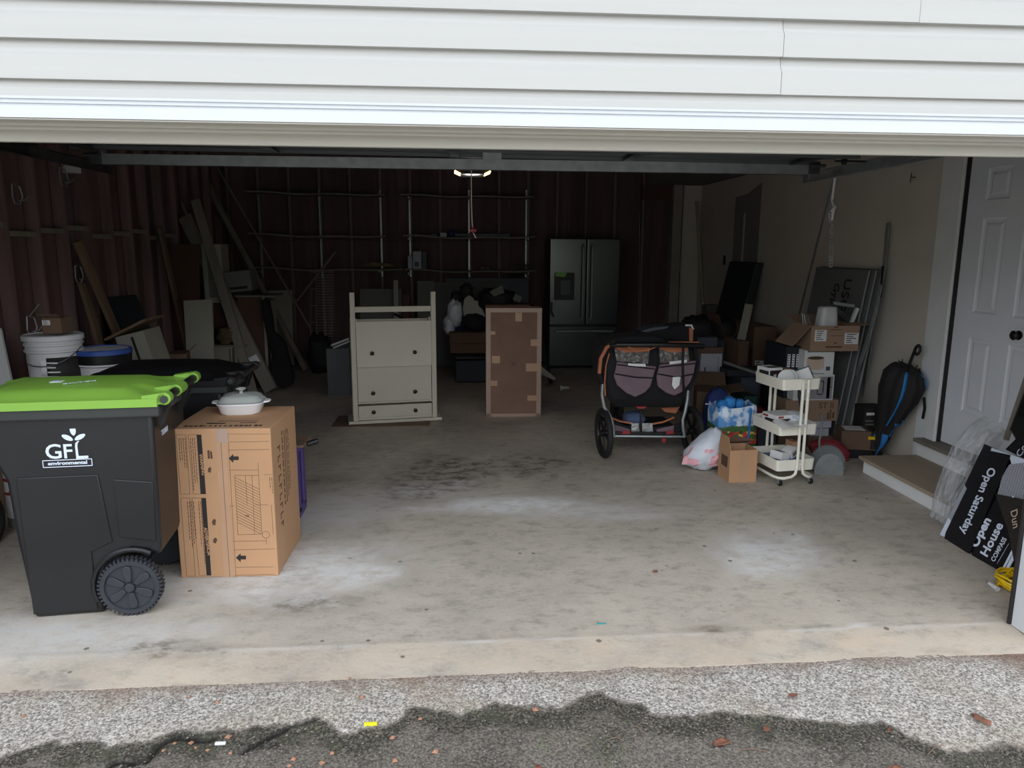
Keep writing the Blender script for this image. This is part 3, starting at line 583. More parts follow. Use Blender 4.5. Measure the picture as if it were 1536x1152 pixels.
# ================================================================ FOREGROUND THINGS
def circ(n, r, c=(0, 0), a0=0, a1=2*pi): return [(c[0]+r*cos(a0+(a1-a0)*i/n), c[1]+r*sin(a0+(a1-a0)*i/n)) for i in range(n)]
def wheelie(name, label, x, y, rz, lm, dome, logo, zs=1):
    t = thing(name, label, 'wheeled bin', (x, y, 0), rz); T = TT(t) @ Matrix.Diagonal((1, 1, zs, 1))
    out = [(-.235, 0), (.055, 0), (.05, .07), (.058, .15), (.09, .225), (.14, .275), (.20, .297), (.26, .285), (.31, .26), (.318, .30), (.325, .55), (.332, .92), (-.40, .92), (-.385, .84), (-.305, .715), (-.275, .64), (-.262, .35)]
    hw = lambda z: .245+.022*z/.92
    b = MB(T); b.loft([[V(px, s*hw(pz), pz) for px, pz in out] for s in (-1, 1)])
    b.build('body', m_bin, t, bevel=.018, seg=3, smooth=True)
    MB(T).box(-.425, -.285, .905, .365, .285, .957).build('rim', m_bin2, t, bevel=.008)
    # raised side fields
    for s in (-1, 1):
        for pts in ([(-.235, .02), (.03, .02), (.03, .30), (.12, .34), (.09, .655), (-.232, .655)], [(.15, .36), (.30, .33), (.31, .61), (.15, .63)]):
            MB(T).slab([V(a, s*(hw(c)-.002), c) for a, c in pts], V(0, s*.008, 0)).build('side_field', m_bin, t, bevel=.006, smooth=True)
        ar = [V(.19+.165*cos(a), s*.262, .135+.165*sin(a)) for a in [radians(k) for k in range(60, 216, 12)]]
        MB(T).tube(ar, .011, 6).build('wheel_arch', m_bin, t, smooth=True)
    # lid
    def lz(u, v):
        ex = min(u, 1-u)*.79; ey = min(v, 1-v)*.61
        z = .987+dome*ssm(0, .14, min(ex, ey))+.3*dome*sin(pi*u)*sin(pi*v)
        z -= .016*ssm(.0, .05, abs(v-.5)*.61-.16)*ssm(.35, .0, u)*ssm(0, .1, u)*0
        z += .012*ssm(.03, .0, abs(abs(v-.5)-.38)*.61)*ssm(.22, .02, abs(u-.02))
        z -= .010*ssm(.12, .03, abs(u-.9))*ssm(.2, .05, abs(abs(v-.5)-.27)*1.2)
        return z
    def lp(u, v): return V(-.438+.80*u, -.295+.59*v, lz(u, v))
    g = MB(T); g.grid(40, 30, lp)
    per = [lp(i/40, 0) for i in range(41)]+[lp(1, j/30) for j in range(1, 31)]+[lp(i/40, 1) for i in range(39, -1, -1)]+[lp(0, j/30) for j in range(29, 0, -1)]
    lowr = [V(p.x, p.y, .952) for p in per]; n = len(per); g.add(per+lowr, [(i, (i+1) % n, n+(i+1) % n, n+i) for i in range(n)])
    ld = g.build('lid', lm, t, smooth=True, ang=50)
    for yy, w in ((-.262, .05), (-.04, .11), (.262, .05)):
        MB(T).cyl((.39, yy-w/2, .985), (.39, yy+w/2, .985), .027, n=14).hexa([V(.30, yy-w/2, .965), V(.39, yy-w/2, .960), V(.39, yy+w/2, .960), V(.30, yy+w/2, .965), V(.30, yy-w/2, 1.0), V(.39, yy-w/2, 1.011), V(.39, yy+w/2, 1.011), V(.30, yy+w/2, 1.0)]).build('hinge_lobe', lm, ld, smooth=True)
    MB(T).cyl((.39, -.285, .983), (.39, .285, .983), .019, n=14).build('handle_bar', m_blk, t, smooth=True)
    for yy in (-.2, .12, .2): MB(T).hexa([V(.34, yy-.012, .84), V(.362, yy-.012, .86), V(.362, yy+.012, .86), V(.34, yy+.012, .84), V(.34, yy-.012, .93), V(.40, yy-.012, .975), V(.40, yy+.012, .975), V(.34, yy+.012, .93)]).build('handle_bracket', m_blk, t)
    MB(T).cyl((.39, -.295, .983), (.39, -.286, .983), .016, n=12).build('bar_cap', m_bin2, t)
    # wheels
    for s in (-1, 1):
        c = V(.185, s*.272, .135); R_ = .128
        w = MB(T); w.lathe([(.04, -.02), (R_*.8, -.024), (R_-.004, -.024), (R_, -.014), (R_, .014), (R_-.004, .024), (R_*.83, .024), (R_*.80, .014), (.03, .012)], c, 40, (0, s, 0)).build('wheel', m_wheel, t, smooth=True, ang=30)
        wh = bpy.data.objects[[o.name for o in t.children if o.name.startswith('wheel') and 'arch' not in o.name][-1]]
        tr_ = MB(T)
        for i in range(44):
            a = 2*pi*i/44; ex = V(cos(a), 0, sin(a)); ez = V(-sin(a), 0, cos(a))
            for q, o_ in ((-1, 0), (1, .5)):
                a2 = a+o_*2*pi/44; ex = V(cos(a2), 0, sin(a2)); ez = V(-sin(a2), 0, cos(a2))
                tr_.ob(c+ex*(R_+.002)+V(0, q*.012, 0), (.012, .020, .009), Matrix((ex, V(0, 1, 0), ez)).transposed())
        tr_.build('tread', m_wheel, wh)
        for i in range(6):
            a = 2*pi*i/6+pi/2+.1; ex = V(cos(a), 0, sin(a)); ez = V(-sin(a), 0, cos(a)); y0 = V(0, s*.013, 0); yt = V(0, s*.020, 0)
            p = [c+y0+ex*.025-ez*.010, c+y0+ex*.075-ez*.020, c+y0+ex*.095-ez*.016, c+y0+ex*.102, c+y0+ex*.095+ez*.016, c+y0+ex*.075+ez*.020, c+y0+ex*.025+ez*.010]
            MB(T).slab(p, V(0, s*.010, 0)).build('spoke', m_wheel, wh, bevel=.003, smooth=True)
        MB(T).cyl(c+V(0, s*.012, 0), c+V(0, s*.030, 0), .024, .020, 20).build('hub', m_wheel, wh, bevel=.003)
    MB(T).cyl((.185, -.27, .135), (.185, .27, .135), .011, n=10).build('axle', m_steel, t)
    if logo:
        yl = -(hw(.75)+.0015); pl_p = T @ V(0, yl, 0); pn = (T.to_3x3() @ V(0, 1, 0)); Ti = T.inverted()
        f = lambda px, py: (lambda q: (q.x, q.z))(Ti @ PP(px, py, pl_p, pn))
        for ch, px, py, sz, sx in (('G', 80.5, 678.5, .090, 1.06), ('F', 101.5, 678, .088, .98)):
            a, c = f(px, py); text(ch, sz, m_logo, t, T @ frame(V(a, yl, c), V(1, 0, 0), V(0, 0, 1)), bold=.0012, sx=sx)
        a, c = f(121, 676)
        q = MB(T); S = lambda pts: q.slab([V(a+u, yl, c+v) for u, v in pts], V(0, -.0012, 0))
        S([(-.020, -.036), (.028, -.034), (.028, -.023), (-.010, -.023), (-.011, .02), (-.009, .032), (-.001, .044), (-.010, .042), (-.018, .034), (-.020, .02)])
        q.build('lettering', m_logo, t)
        for (px, py, L_, w, ang) in ((109.2, 645, .0245, .0115, 94), (101, 656.5, .024, .0105, 150), (120, 655.5, .0245, .0100, 28)):
            a, c = f(px, py); q = MB(T); pts = []
            for i in range(20):
                th = 2*pi*i/20; u = L_*cos(th); v = w*sin(th)*(1-abs(cos(th))**3*.25)*1.0; r = radians(ang); pts.append(V(a+u*cos(r)-v*sin(r), yl, c+u*sin(r)+v*cos(r)))
            q.slab(pts, V(0, -.0012, 0)).build('leaf_emblem', m_logo, t)
        a, c = f(101.5, 694.5); text('environmental', .021, m_logo, t, T @ frame(V(a, yl, c), V(1, 0, 0), V(0, 0, 1)), bold=.0006, sx=1.28)
        q = MB(T)
        for (x0, z0, x1, z1) in ((-.098, -.017, .098, -.014), (-.098, .013, .098, .016), (-.098, -.017, -.095, .016), (.095, -.017, .098, .016)): q.box(a+x0, yl-.0012, c+z0, a+x1, yl, c+z1)
        q.build('emblem_border', m_logo, t)
        text('TS1001', .035, m_logo, t, T @ frame(V(.3315, -.10, .80), V(0, 1, 0), V(0, 0, 1)), bold=.0006)
        q = MB(T); q.box(-.16, -.02, lz(.3, .5)-.001, -.11, .02, lz(.35, .5)+.0025).build('lid_sticker', m_logo, ld)
        text('CAUTION', .03, m_logo, ld, T @ frame(V(-.02, -.06, lz(.5, .4)+.005), V(.8, .5, 0), V(-.5, .8, 0)))
    return t
gcart = wheelie('wheeled_bin', 'black wheeled bin with lime green lid and white emblem, in front left', -1.67, 3.465, radians(6), m_lime, .028, True)
bcart = wheelie('wheeled_bin', 'all-black wheeled bin with black lid, directly behind the lime-lidded bin', -1.64, 4.42, radians(1), m_blk, .055, False, .91)

# ---- big printed carton with dish
t = thing('cardboard_box', 'large printed cardboard box with WARNING print, standing beside the lime-lidded bin', 'box', (-1.377, 3.573, 0), radians(-1)); T = TT(t); Ti = T.inverted()
w_, d_, h_ = .478, .51, .765
MB(T).box(0, 0, 0, w_, d_, h_).build('carton', m_card, t, bevel=.005)
f = lambda px, py: (lambda q: (q.x, q.z))(Ti @ PP(px, py, T @ V(0, 0, 0), T.to_3x3() @ V(0, 1, 0)))
def fquad(name, m, quads, off=.0012, par=None):
    q = MB(T)
    for pts in quads: q.slab([V(*(lambda s: (s[0], -off, s[1]))(f(*p))) for p in pts], V(0, off*.8, 0))
    return q.build(name, m, par or t)
def fline(lst, wd, m=m_inkb, name='printed_line', kind='stuff'):
    q = MB(T)
    for a, b in lst:
        A = f(*a); B_ = f(*b); q.bar(V(A[0], -.0006, A[1]), V(B_[0], -.0006, B_[1]), .0008, wd, V(-(B_[1]-A[1]), 0, B_[0]-A[0]))
    return q.build(name, m, t, kind=kind)
fquad('tape', m_tape, [[(322, 643), (338, 643), (352, 867), (336, 867)]], .0008)
fquad('tape', m_tapec, [[(325, 643), (341, 643), (343, 664), (326, 664)]], .0014)
fline([((330, 643), (345, 867))], .002)
fquad('warning_bar', m_ink, [[(295, 652), (302, 652), (309, 741), (301, 741)], [(302, 747), (309, 747), (317, 863), (310, 863)]])
for s_, (px, py), sz in (('WARNING', (303.2, 697), .022), ('ADVERTENCIA', (311, 812), .022)):
    a, c = f(px, py); dirn = V(.07, 0, -1); text(s_, sz, m_tape if 0 else m_card, t, T @ frame(V(a, -.0022, c), V(.06, 0, -1), V(1, 0, .06)), bold=.0006)
for (px, py) in ((350, 687), (361, 836)):
    fquad('arrow', m_ink, [[(px-7, py+.5), (px, py-6), (px, py-2.5), (px+8, py-2.5), (px+8, py+3), (px, py+3), (px, py+7)]])
hl = []
for i in range(24):
    y0 = 716+i*4.2
    hl.append(((352+(y0-713)*.058, y0), (389+(y0-713)*.05, y0+18 if y0 < 785 else 803))) if y0 < 786 else None
hl += [((352, 713), (388, 713)), ((357, 802), (393, 801)), ((352, 713), (357, 802)), ((388, 713), (393, 801)), ((368, 713), (371, 757)), ((378, 713), (382, 801))]
fline(hl, .0013)
fline([((342, 651), (404, 651)), ((342, 651), (354, 864)), ((341, 663), (404, 662)), ((342, 675), (404, 674)), ((343, 705), (387, 705)), ((387, 694), (388, 713)), ((350, 812), (399, 811)), ((351, 825), (413, 823)), ((353, 851), (410, 850)), ((353, 863), (413, 861)), ((344, 759), (352, 759)), ((382, 757), (402, 757)), ((396, 712), (410, 712)), ((407, 757), (410, 802)), ((399, 808), (400, 817))], .0012)
box_lines = [((264, 652), (279, 652)), ((282, 652), (295, 652)), ((264, 652), (271, 741)), ((271, 741), (285, 741)), ((279, 652), (285, 741)), ((282, 652), (290, 741)), ((290, 741), (301, 741)),
             ((271, 747), (285, 747)), ((288, 747), (302, 747)), ((271, 747), (280, 864)), ((280, 864), (293, 864)), ((285, 747), (293, 864)), ((288, 747), (299, 863)), ((299, 863), (311, 863))]
fline(box_lines, .0012)
tl = []
for x0, y0, n, ln in ((268, 655, 4, 48), (285, 655, 3, 82), (274, 750, 4, 80), (291, 750, 3, 105), (400, 714, 2, 30)):
    for k in range(n):
        L_ = ln*random.uniform(.6, 1); y = y0+2
        while y < y0+L_:
            e_ = min(y+random.uniform(2, 6), y0+L_); tl.append(((x0+k*3.1+(y-652)*.07, y), (x0+k*3.1+(e_-652)*.07, e_))); y = e_+1.2
fline(tl, .0028, name='printed_text', kind='stuff')
cx, cz = f(399, 802); MB(T).tube([V(cx+.018*cos(a*pi/8), -.0005, cz+.018*sin(a*pi/8)) for a in range(16)], .0008, 4, True).build('printed_circle', m_inkb, t)
fquad('recycling_mark', m_inkb, [[(312, 703), (315, 700), (317, 703), (316, 709), (312, 708)], [(320, 809), (323, 806), (326, 809), (324, 815), (320, 814)], [(311, 676), (314, 675), (315, 688), (312, 688)], [(315, 676), (318, 678), (319, 688), (316, 688)], [(318, 782), (321, 778), (324, 780), (323, 788), (319, 787)]])
a, c = f(370, 774); text('F', .028, m_inkb, t, T @ frame(V(a, -.002, c), V(0, 0, -1), V(1, 0, 0)))
# right side print
q = MB(T)
random.seed(3)
for k, (z0, z1, y0, wd) in enumerate(((.30, .70, .20, .016), (.30, .69, .245, .010), (.32, .69, .28, .006), (.34, .69, .305, .006), (.35, .68, .33, .004))):
    z = z1
    while z > z0:
        e_ = max(z-(random.uniform(.02, .05) if k in (0, 3, 4) else .5), z0); q.box(w_, y0, e_+.004, w_+.0012, y0+wd, z); z = e_-.006
q.build('side_printing', m_inkb, t)
q = MB(T)
for k in range(9):
    z = .64-.05*k; q.box(w_, .105, z-.008, w_+.0012, .155, z).box(w_, .105 if k % 2 else .14, z-.03, w_+.0012, .115 if k % 2 else .15, z-.01)
q.build('side_heading', m_inkb, t, kind='stuff')
q = MB(T)
for i in range(16): q.box(.05+i*.024, .045, h_, .05+i*.024+random.uniform(.006, .018), .062+.01*random.random(), h_+.001)
q.box(.14, .10, h_, .23, .118, h_+.001).box(.30, .115, h_, .38, .125, h_+.001).box(.18, .155, h_, .38, .160, h_+.001).build('top_printing', m_ink, t)
# ---- casserole
cc = G(357, 622, h_); t = thing('casserole_dish', 'white ceramic casserole dish with domed clear glass lid, on the printed box', 'dish', (cc.x, cc.y+.08, h_), radians(6)); T = TT(t)
def sq(r, z, c=.5, n=32, T0=None, k=1): 
    o = []
    for i in range(n):
        th = 2*pi*i/n; a, b = cos(th), sin(th); o.append(V(r*abs(a)**c*(1 if a > 0 else -1), r*k*abs(b)**c*(1 if b > 0 else -1), z))
    return o
MB(T).loft([sq(.085, .004), sq(.095, 0), sq(.103, .008), sq(.116, .05), sq(.121, .056), sq(.119, .060), sq(.110, .054), sq(.098, .014), sq(.08, .010)]).build('dish', m_ceram, t, smooth=True, ang=60)
for s in (-1, 1): MB(T).slab([V(s*.112, -.045, .05), V(s*.145, -.03, .052), V(s*.150, 0, .053), V(s*.145, .03, .052), V(s*.112, .045, .05)], V(0, 0, .008)).build('handle', m_ceram, t, bevel=.003, smooth=True)
lid = MB(T).loft([sq(.112, .061), sq(.114, .066), sq(.106, .074), sq(.096, .088), sq(.07, .097), sq(.01, .101), sq(.01, .098), sq(.068, .094), sq(.093, .085), sq(.103, .071)], closed=False).build('glass_lid', m_glass, t, smooth=True, ang=60)
MB(T).lathe([(.010, .099), (.008, .108), (.014, .116), (.026, .122), (.027, .126), (.015, .131), (0, .132)], (0, 0, 0), 20).build('lid_knob', m_glass, lid, smooth=True)
# ---- purple toy desk
t = thing('toy_easel', 'purple plastic childrens desk with green panel, half hidden behind the printed box', 'toy desk', (-1.05, 4.42, 0)); T = TT(t)
MB(T).box(-.12, -.07, .45, .14, .16, .465).build('tabletop', m_oldw, t, bevel=.004)
MB(T).box(-.1, -.05, .42, .115, .14, .45).box(.078, -.06, 0.03, .10, .0, .45).box(.078, .09, .03, .10, .15, .45).box(.03, -.06, 0.0, .10, .14, .07).build('frame', m_pur, t, bevel=.008)
MB(T).box(.01, -.055, .09, .078, -.04, .29).build('green_panel', m_grn, t, bevel=.01)
MB(T).box(-.12, -.06, 0, -.09, .15, .45).build('frame', m_pur, t, bevel=.008)
MB(T).cyl((.14, .03, .445), (.205, .05, .462), .017, n=14).build('grip', m_blk, t, bevel=.004)

# ---- shoe cabinet standing upside down
t = thing('cabinet', 'cream cabinet with tilt-out fronts standing upside down with its legs in the air', 'cabinet', (-.99, 6.775, .008), radians(9.7)); T = TT(t)
Wc = .86; Dc = .26
MB(T).box(-.005, -.02, 0, Wc+.005, Dc+.02, .028).build('top_slab', m_cream, t, bevel=.004)
for s, x in ((0, .04), (1, Wc-.04-.045)):
    MB(T).box(x, 0, .028, x+.045, .045, 1.215).build('leg', m_cream, t, bevel=.003)
    MB(T).box(x, Dc-.045, .028, x+.045, Dc, .965).build('leg', m_cream, t, bevel=.003)
    MB(T).box(x+.012, .045, .028, x+.034, Dc-.045, .965).build('side_panel', m_cream, t)
x0, x1 = .086, Wc-.086
MB(T).box(x0, .005, 1.035, x1, .03, 1.085).build('crossbar', m_cream, t, bevel=.003)
MB(T).box(x0, Dc-.02, .03, x1, Dc-.01, .95).build('back_panel', m_cream, t)
MB(T).box(x0, .012, .03, x1, .035, .052).box(x0, .012, .183, x1, .035, .2).build('rail', m_cream, t, bevel=.002)
dr = MB(T).box(x0+.003, .004, .054, x1-.003, .02, .166).build('drawer_front', m_cream, t, bevel=.003)
lo_ = MB(T).box(x0+.003, .004, .203, x1-.003, .02, .575).build('lower_flap', m_cream, t, bevel=.003)
a = radians(4.2)
Tf = T @ Matrix.Translation((0, -.03, .532)) @ Matrix.Rotation(-a, 4, 'X')
uf = MB(Tf).box(x0-.0, 0, 0, x1+.0, .018, .42).build('upper_flap', m_cream, t, bevel=.003)
for par, TT_, zz, yy in ((dr, T, .108, .004), (lo_, T, .288, .004), (uf, Tf, .13, 0)):
    for x in (x0+.14, x1-.16):
        MB(TT_).lathe([(.008, 0), (.008, .012), (.018, .02), (.019, .027), (.012, .032), (0, .033)], (x, yy, zz), 16, (0, -1, 0)).build('knob', m_knob, par, smooth=True)
for x in (x0+.006, x1-.012): MB(T).box(x, .03, .94, x+.006, .045, .975).build('hinge_pin', m_silver, t)
p = G(497, 640); MB().box(p.x, p.y-.02, 0, p.x+.9, p.y+.42, .006).build('cardboard_sheet', m_card2, label='flat brown cardboard sheet lying under the upside-down cream cabinet', cat='cardboard')

# ---- tall taped carton
t = cbox('cardboard_box', 'tall narrow brown carton with taped edges, standing right of the cream cabinet', 'box', .292, .828, 7.05, 7.27, 0, 1.062, m_card3, rz=radians(-1)); T = TT(t)
Ti = T.inverted(); q = MB(T); a, b = .268, .11
q.box(-a, -b-.001, .0, -a+.045, -b, 1.06).box(a-.045, -b-.001, 0, a, -b, 1.06).box(-a, -b-.0012, 1.02, a, -b, 1.06).box(-a, -b-.001, .0, a, -b, .03).build('clear_tape', m_tapec, t)
q = MB(T); fr = lambda px, py: (lambda q_: (q_.x, q_.z))(Ti @ PP(px, py, T @ V(0, -b, 0), V(0, 1, 0)))
for (x0, y0, x1, y1) in ((738, 534, 750, 545), (789, 545, 811, 557), (796, 509, 811, 519), (773, 469, 783, 482), (735, 571, 746, 579), (791, 593, 806, 601), (735, 497, 743, 502)):
    A = fr(x0, y1); B_ = fr(x1, y0); MB(T).box(A[0], -b-.0018, A[1], B_[0], -b, B_[1]).build('tape_patch', m_tape, t)
A = fr(770, 546); q = MB(T)
for k in range(10):
    an = 2*pi*k/10; q.tube([V(A[0]+.02*cos(an+s_*.7), -b-.001, A[1]+.02*sin(an+s_*.7)) if s_ else V(A[0]+.006*cos(an), -b-.001, A[1]+.006*sin(an)) for s_ in (0, .5, 1)], .0015, 4)
q.build('printed_emblem', m_inkb, t)

# ---- refrigerator
t = thing('refrigerator', 'stainless steel refrigerator with two upper doors, against the back wall', 'refrigerator', (1.73, 10.2, 0)); T = TT(t)
MB(T).box(-.465, -.24, .02, .465, .36, 1.745).build('cabinet', m_ssd, t, bevel=.005)
ld_ = MB(T).box(-.47, -.31, .60, .018, -.245, 1.75).build('left_door', m_ss, t, bevel=.012, seg=3)
rd_ = MB(T).box(.026, -.31, .60, .47, -.245, 1.75).build('right_door', m_ss, t, bevel=.012, seg=3)
fd_ = MB(T).box(-.47, -.31, .035, .47, -.245, .585).build('freezer_drawer', m_ss, t, bevel=.012, seg=3)
for par, x in ((ld_, -.035), (rd_, .085)):
    MB(T).tube([(x, -.31, .68), (x, -.36, .70), (x, -.372, .95), (x, -.375, 1.15), (x, -.372, 1.4), (x, -.36, 1.65), (x, -.31, 1.67)], .014, 10).build('handle', mat('brushed_handle', (150, 152, 150), .35, .25), par, smooth=True)
MB(T).tube([(-.40, -.31, .52), (-.38, -.36, .52), (0, -.372, .525), (.38, -.36, .52), (.40, -.31, .52)], .014, 10).build('handle', MC['brushed_handle'], fd_, smooth=True)
p = PY(831, 450, 9.89); q_ = PY(862, 409, 9.89)
dsp = MB().box(p.x, 9.884, p.z, q_.x, 9.89, q_.z).build('dispenser', m_blk, ld_, bevel=.003)
a = PY(840, 443, 9.88); b = PY(856, 420, 9.88); MB().box(a.x, 9.876, a.z, b.x, 9.884, b.z).build('dispenser_paddle', m_ssd, dsp, bevel=.004)
a = PY(833, 415.5, 9.88); b = PY(851, 408.5, 9.88); MB().slab([(a.x, 9.88, a.z+.01), (b.x-.03, 9.88, a.z), (b.x, 9.88, b.z), (a.x, 9.88, b.z)], V(0, .003, 0)).build('sticker', mat('green_lit_sticker', (150, 205, 110), .5), dsp)  # green light falling on the label is put into its colour
# ================================================================ STROLLER
SYr = 5.55
t = thing('stroller', 'black and mauve two-seat jogging stroller with orange piping, seen from behind', 'stroller', (1.5, 5.8, 0)); T = TT(t)
def wheel(c, R_, ax, par):
    c = Vector(c); ax = Vector(ax).normalized()
    w = MB(); u_ = ax.orthogonal().normalized(); v_ = ax.cross(u_)
    ringp = [c+(u_*cos(2*pi*i/40)+v_*sin(2*pi*i/40))*(R_-.024) for i in range(40)]
    tw = w.tube(ringp, .024, 10, True).build('wheel', m_tyre, par, smooth=True)
    MB().tube([c+(u_*cos(2*pi*i/40)+v_*sin(2*pi*i/40))*(R_-.05) for i in range(40)], .010, 6, True).build('wheel_rim', m_blk, tw, smooth=True)
    s = MB()
    for i in range(5):
        a = 2*pi*i/5; d = u_*cos(a)+v_*sin(a); s.bar(c+d*.02, c+d*(R_-.05), .022, .014, ax)
    s.cyl(c-ax*.03, c+ax*.03, .026, n=16).build('spokes', m_blk, tw)
wl_ = V(1.155, 5.58, .2); wr_ = V(1.872, 5.60, .2)
wheel(wl_, .2, (1, .10, .02), t); wheel(wr_, .2, (1, .14, .02), t); wheel((1.47, 6.55, .155), .15, (1, .1, 0), t)
P = lambda x, y, Y=SYr: PY(x, y, Y)
MB().cyl(P(917, 654), P(1028, 655), .011, n=10).build('rear_axle', m_silver, t, smooth=True)
MB().cyl(P(917, 649), P(1028, 650), .010, n=10).cyl(P(961, 660), P(961, 615), .008, n=8).build('crossbar', m_blk, t, smooth=True)
for pts in ([(921, 655), (918, 632), (914, 622), (906, 610), (903, 592), (904, 575)], [(1027, 655), (1025, 645), (1024, 630), (1028, 616), (1031, 600), (1032, 585)]):
    MB().tube([P(*p) for p in pts], .014, 10).build('frame_tube', m_silver, t, smooth=True)
for pts in ([(904, 575), (899, 560), (897, 540), (903, 522), (915, 518)], [(1032, 585), (1044, 560), (1046, 545), (1043, 524), (1045, 518)]):
    MB().tube([P(p[0], p[1], SYr-.05*i/4) for i, p in enumerate(pts)], .016, 10).build('side_strut', m_fab, t, smooth=True)
MB().tube([P(912, 519, 5.46), P(925, 517, 5.40), P(985, 517, 5.38), P(1045, 518, 5.40), P(1054, 520, 5.44)], .020, 12).build('handlebar', m_blk, t, smooth=True)
MB().tube([P(1003, 513.5, 5.40), P(1048, 513.5, 5.41)], .006, 6).tube([P(942, 520, 5.38), P(957, 527, 5.37), P(975, 524, 5.37), P(985, 520, 5.38)], .005, 6).build('orange_piping', m_orange, t)
MB().tube([P(1025, 519, 5.38), P(1024, 545, 5.37), P(1025, 575, 5.40), P(1027, 595, 5.5)], .010, 6).build('wrist_strap', m_fab, t)
# seat shells
sh = MB(); prof = [(518, 5.55, 6.05), (545, 5.52, 6.1), (575, 5.52, 6.1), (598, 5.55, 6.0), (611, 5.62, 5.95)]
xl = [(906, 1046), (903, 1046), (905, 1042), (912, 1032), (922, 1024)]
rings = []
for (y, a, b), (x0, x1) in zip(prof, xl):
    A = P(x0, y, a); B_ = P(x1, y, a); rings.append([V(A.x, a+.03, A.z), V(A.x+.04, a, A.z), V(B_.x-.04, a, B_.z), V(B_.x, a+.03, B_.z), V(B_.x-.02, b, A.z+.02), V(A.x+.02, b, A.z+.02)])
sh.loft(rings).build('seat_shell', m_fab, t, bevel=.01, smooth=True)
def pan(name, m, pts, Y, th=.01, parent=t, **kw):
    return MB().slab([P(x, y, Y) for x, y in pts], V(0, th, 0)).build(name, m, parent, **kw)
for pts, win in (([(926, 543), (985, 550), (983, 556), (976, 580), (968, 589), (953, 596), (940, 590), (926, 578), (921, 565)], [(921, 521), (975, 522), (972, 546), (925, 542)]),
                 ([(990, 547), (1045, 541), (1041, 560), (1036, 573), (1024, 588), (1012, 594), (1000, 590), (987, 580), (985, 566)], [(988, 521), (1032, 521), (1034, 541), (990, 545)])):
    pk = pan('pocket', m_mauve, pts, 5.475, .03, bevel=.008, smooth=True)
    x0, x1 = pts[0][0], pts[1][0]
    yA = 562; MB().tube([P(x0-3, 561, 5.472), P((x0+x1)/2-2, 566, 5.468), P(x1-4, 567 if x0 < 950 else 561, 5.472)], .006, 6).build('binding', m_fab, pk)
    MB().tube([P(x0, pts[0][1]+4, 5.472), P((x0+x1)/2, (pts[0][1]+pts[1][1])/2+4, 5.468), P(x1, pts[1][1]+4, 5.472)], .005, 6).build('binding', m_fab, pk)
    c0 = (x0+x1)/2; yy = (pts[0][1]+pts[1][1])/2+.5; MB().slab([P(c0-13, yy-2, 5.468), P(c0+13, yy-2+(1 if x0 < 950 else -3), 5.468), P(c0+13, yy+2+(1 if x0 < 950 else -3), 5.468), P(c0-13, yy+2, 5.468)], V(0, .004, 0)).build('care_label', m_paper, pk)
    g = MB(); A, B_, C_, D_ = [P(x, y, 5.50) for x, y in win]
    g.grid(22, 10, lambda u, v: (A.lerp(B_, u)).lerp(D_.lerp(C_, u), v)+V(0, .012*noise.noise(V(u*9, v*5, x0)), 0)).build('rain_window', mat('crinkled_window', (92, 88, 86), .12, var=.4, scale=20, bump=.8, bscale=18), t, smooth=True)
    MB().slab([P(win[0][0], 519, 5.49), P(win[1][0], 519, 5.49), P(win[1][0]-1, 527, 5.49), P(win[0][0]+20, 529, 5.49), P(win[0][0]+3, 524, 5.49)], V(0, .006, 0)).build('orange_band', m_orange, t)
pan('paper_tag', m_paper, [(1009, 566), (1021, 565), (1019, 578), (1012, 584), (1008, 578)], 5.455, .003)
for pts in ([(899, 560), (901, 538), (910, 521), (921, 515)],): MB().tube([P(x, y, 5.44) for x, y in pts], .014, 8).build('orange_piping', m_orange, t, smooth=True)
MB().tube([P(914, 530, 5.48), P(909, 548, 5.5), P(907, 575, 5.5), P(908, 594, 5.5)], .006, 6).build('orange_piping', m_orange, t)
# canopies
for pts, Y in (([(905, 516), (925, 506), (950, 504), (985, 505), (1003, 512), (985, 519), (920, 519)], 5.62), ([(960, 500), (985, 495), (1015, 490), (1036, 487), (1041, 495), (1040, 514), (1000, 514), (965, 508)], 5.85)):
    MB().slab([P(x, y, Y) for x, y in pts], V(0, .28, .0)).build('canopy', m_fab, t, bevel=.02, seg=3, smooth=True)
MB().slab([P(x, y, 5.86) for x, y in [(960, 497), (980, 491), (1005, 489), (1000, 493), (975, 500)]], V(0, .2, .0)).build('canopy_visor', m_slate, t, bevel=.005)
MB().tube([P(1028, 488, 5.83), P(1037, 488, 5.83), P(1040, 494, 5.83)], .008, 6).build('canopy_trim', m_paper, t)
pan('orange_band', m_orange, [(1034, 491), (1040, 494), (1039, 512), (1034, 512)], 5.82, .01)
# basket
bk = MB(); R1 = [P(918, 630, 5.56), P(1026, 630, 5.56)]; 
rings = []
for y, ins, Y in ((645, 0, 5.57), (650, 1, 5.56)): pass
MB().slab([P(920, 650, 5.60), P(1024, 650, 5.60), P(1022, 634, 5.60), P(1005, 639, 5.60), P(972, 641, 5.60), P(940, 639, 5.60), P(921, 632, 5.60)], V(0, .01, 0)).slab([P(920, 650, 5.60), P(1024, 650, 5.60), P(1024, 650, 5.60)+V(0, .55, .0), P(920, 650, 5.60)+V(0, .55, 0)], V(0, 0, .01)).build('basket', m_fab, t)
pan('basket_panel', m_mauve, [(921, 637), (945, 644), (945, 648), (921, 648)], 5.593, .004); pan('basket_panel', m_mauve, [(985, 644), (1011, 638), (1010, 648), (985, 648)], 5.593, .004)
MB().tube([P(917, 627, 5.585), P(930, 632, 5.58), P(948, 635, 5.585)], .008, 6).tube([P(978, 636, 5.585), P(995, 633, 5.58), P(1011, 626, 5.585)], .008, 6).build('orange_piping', m_orange, t)
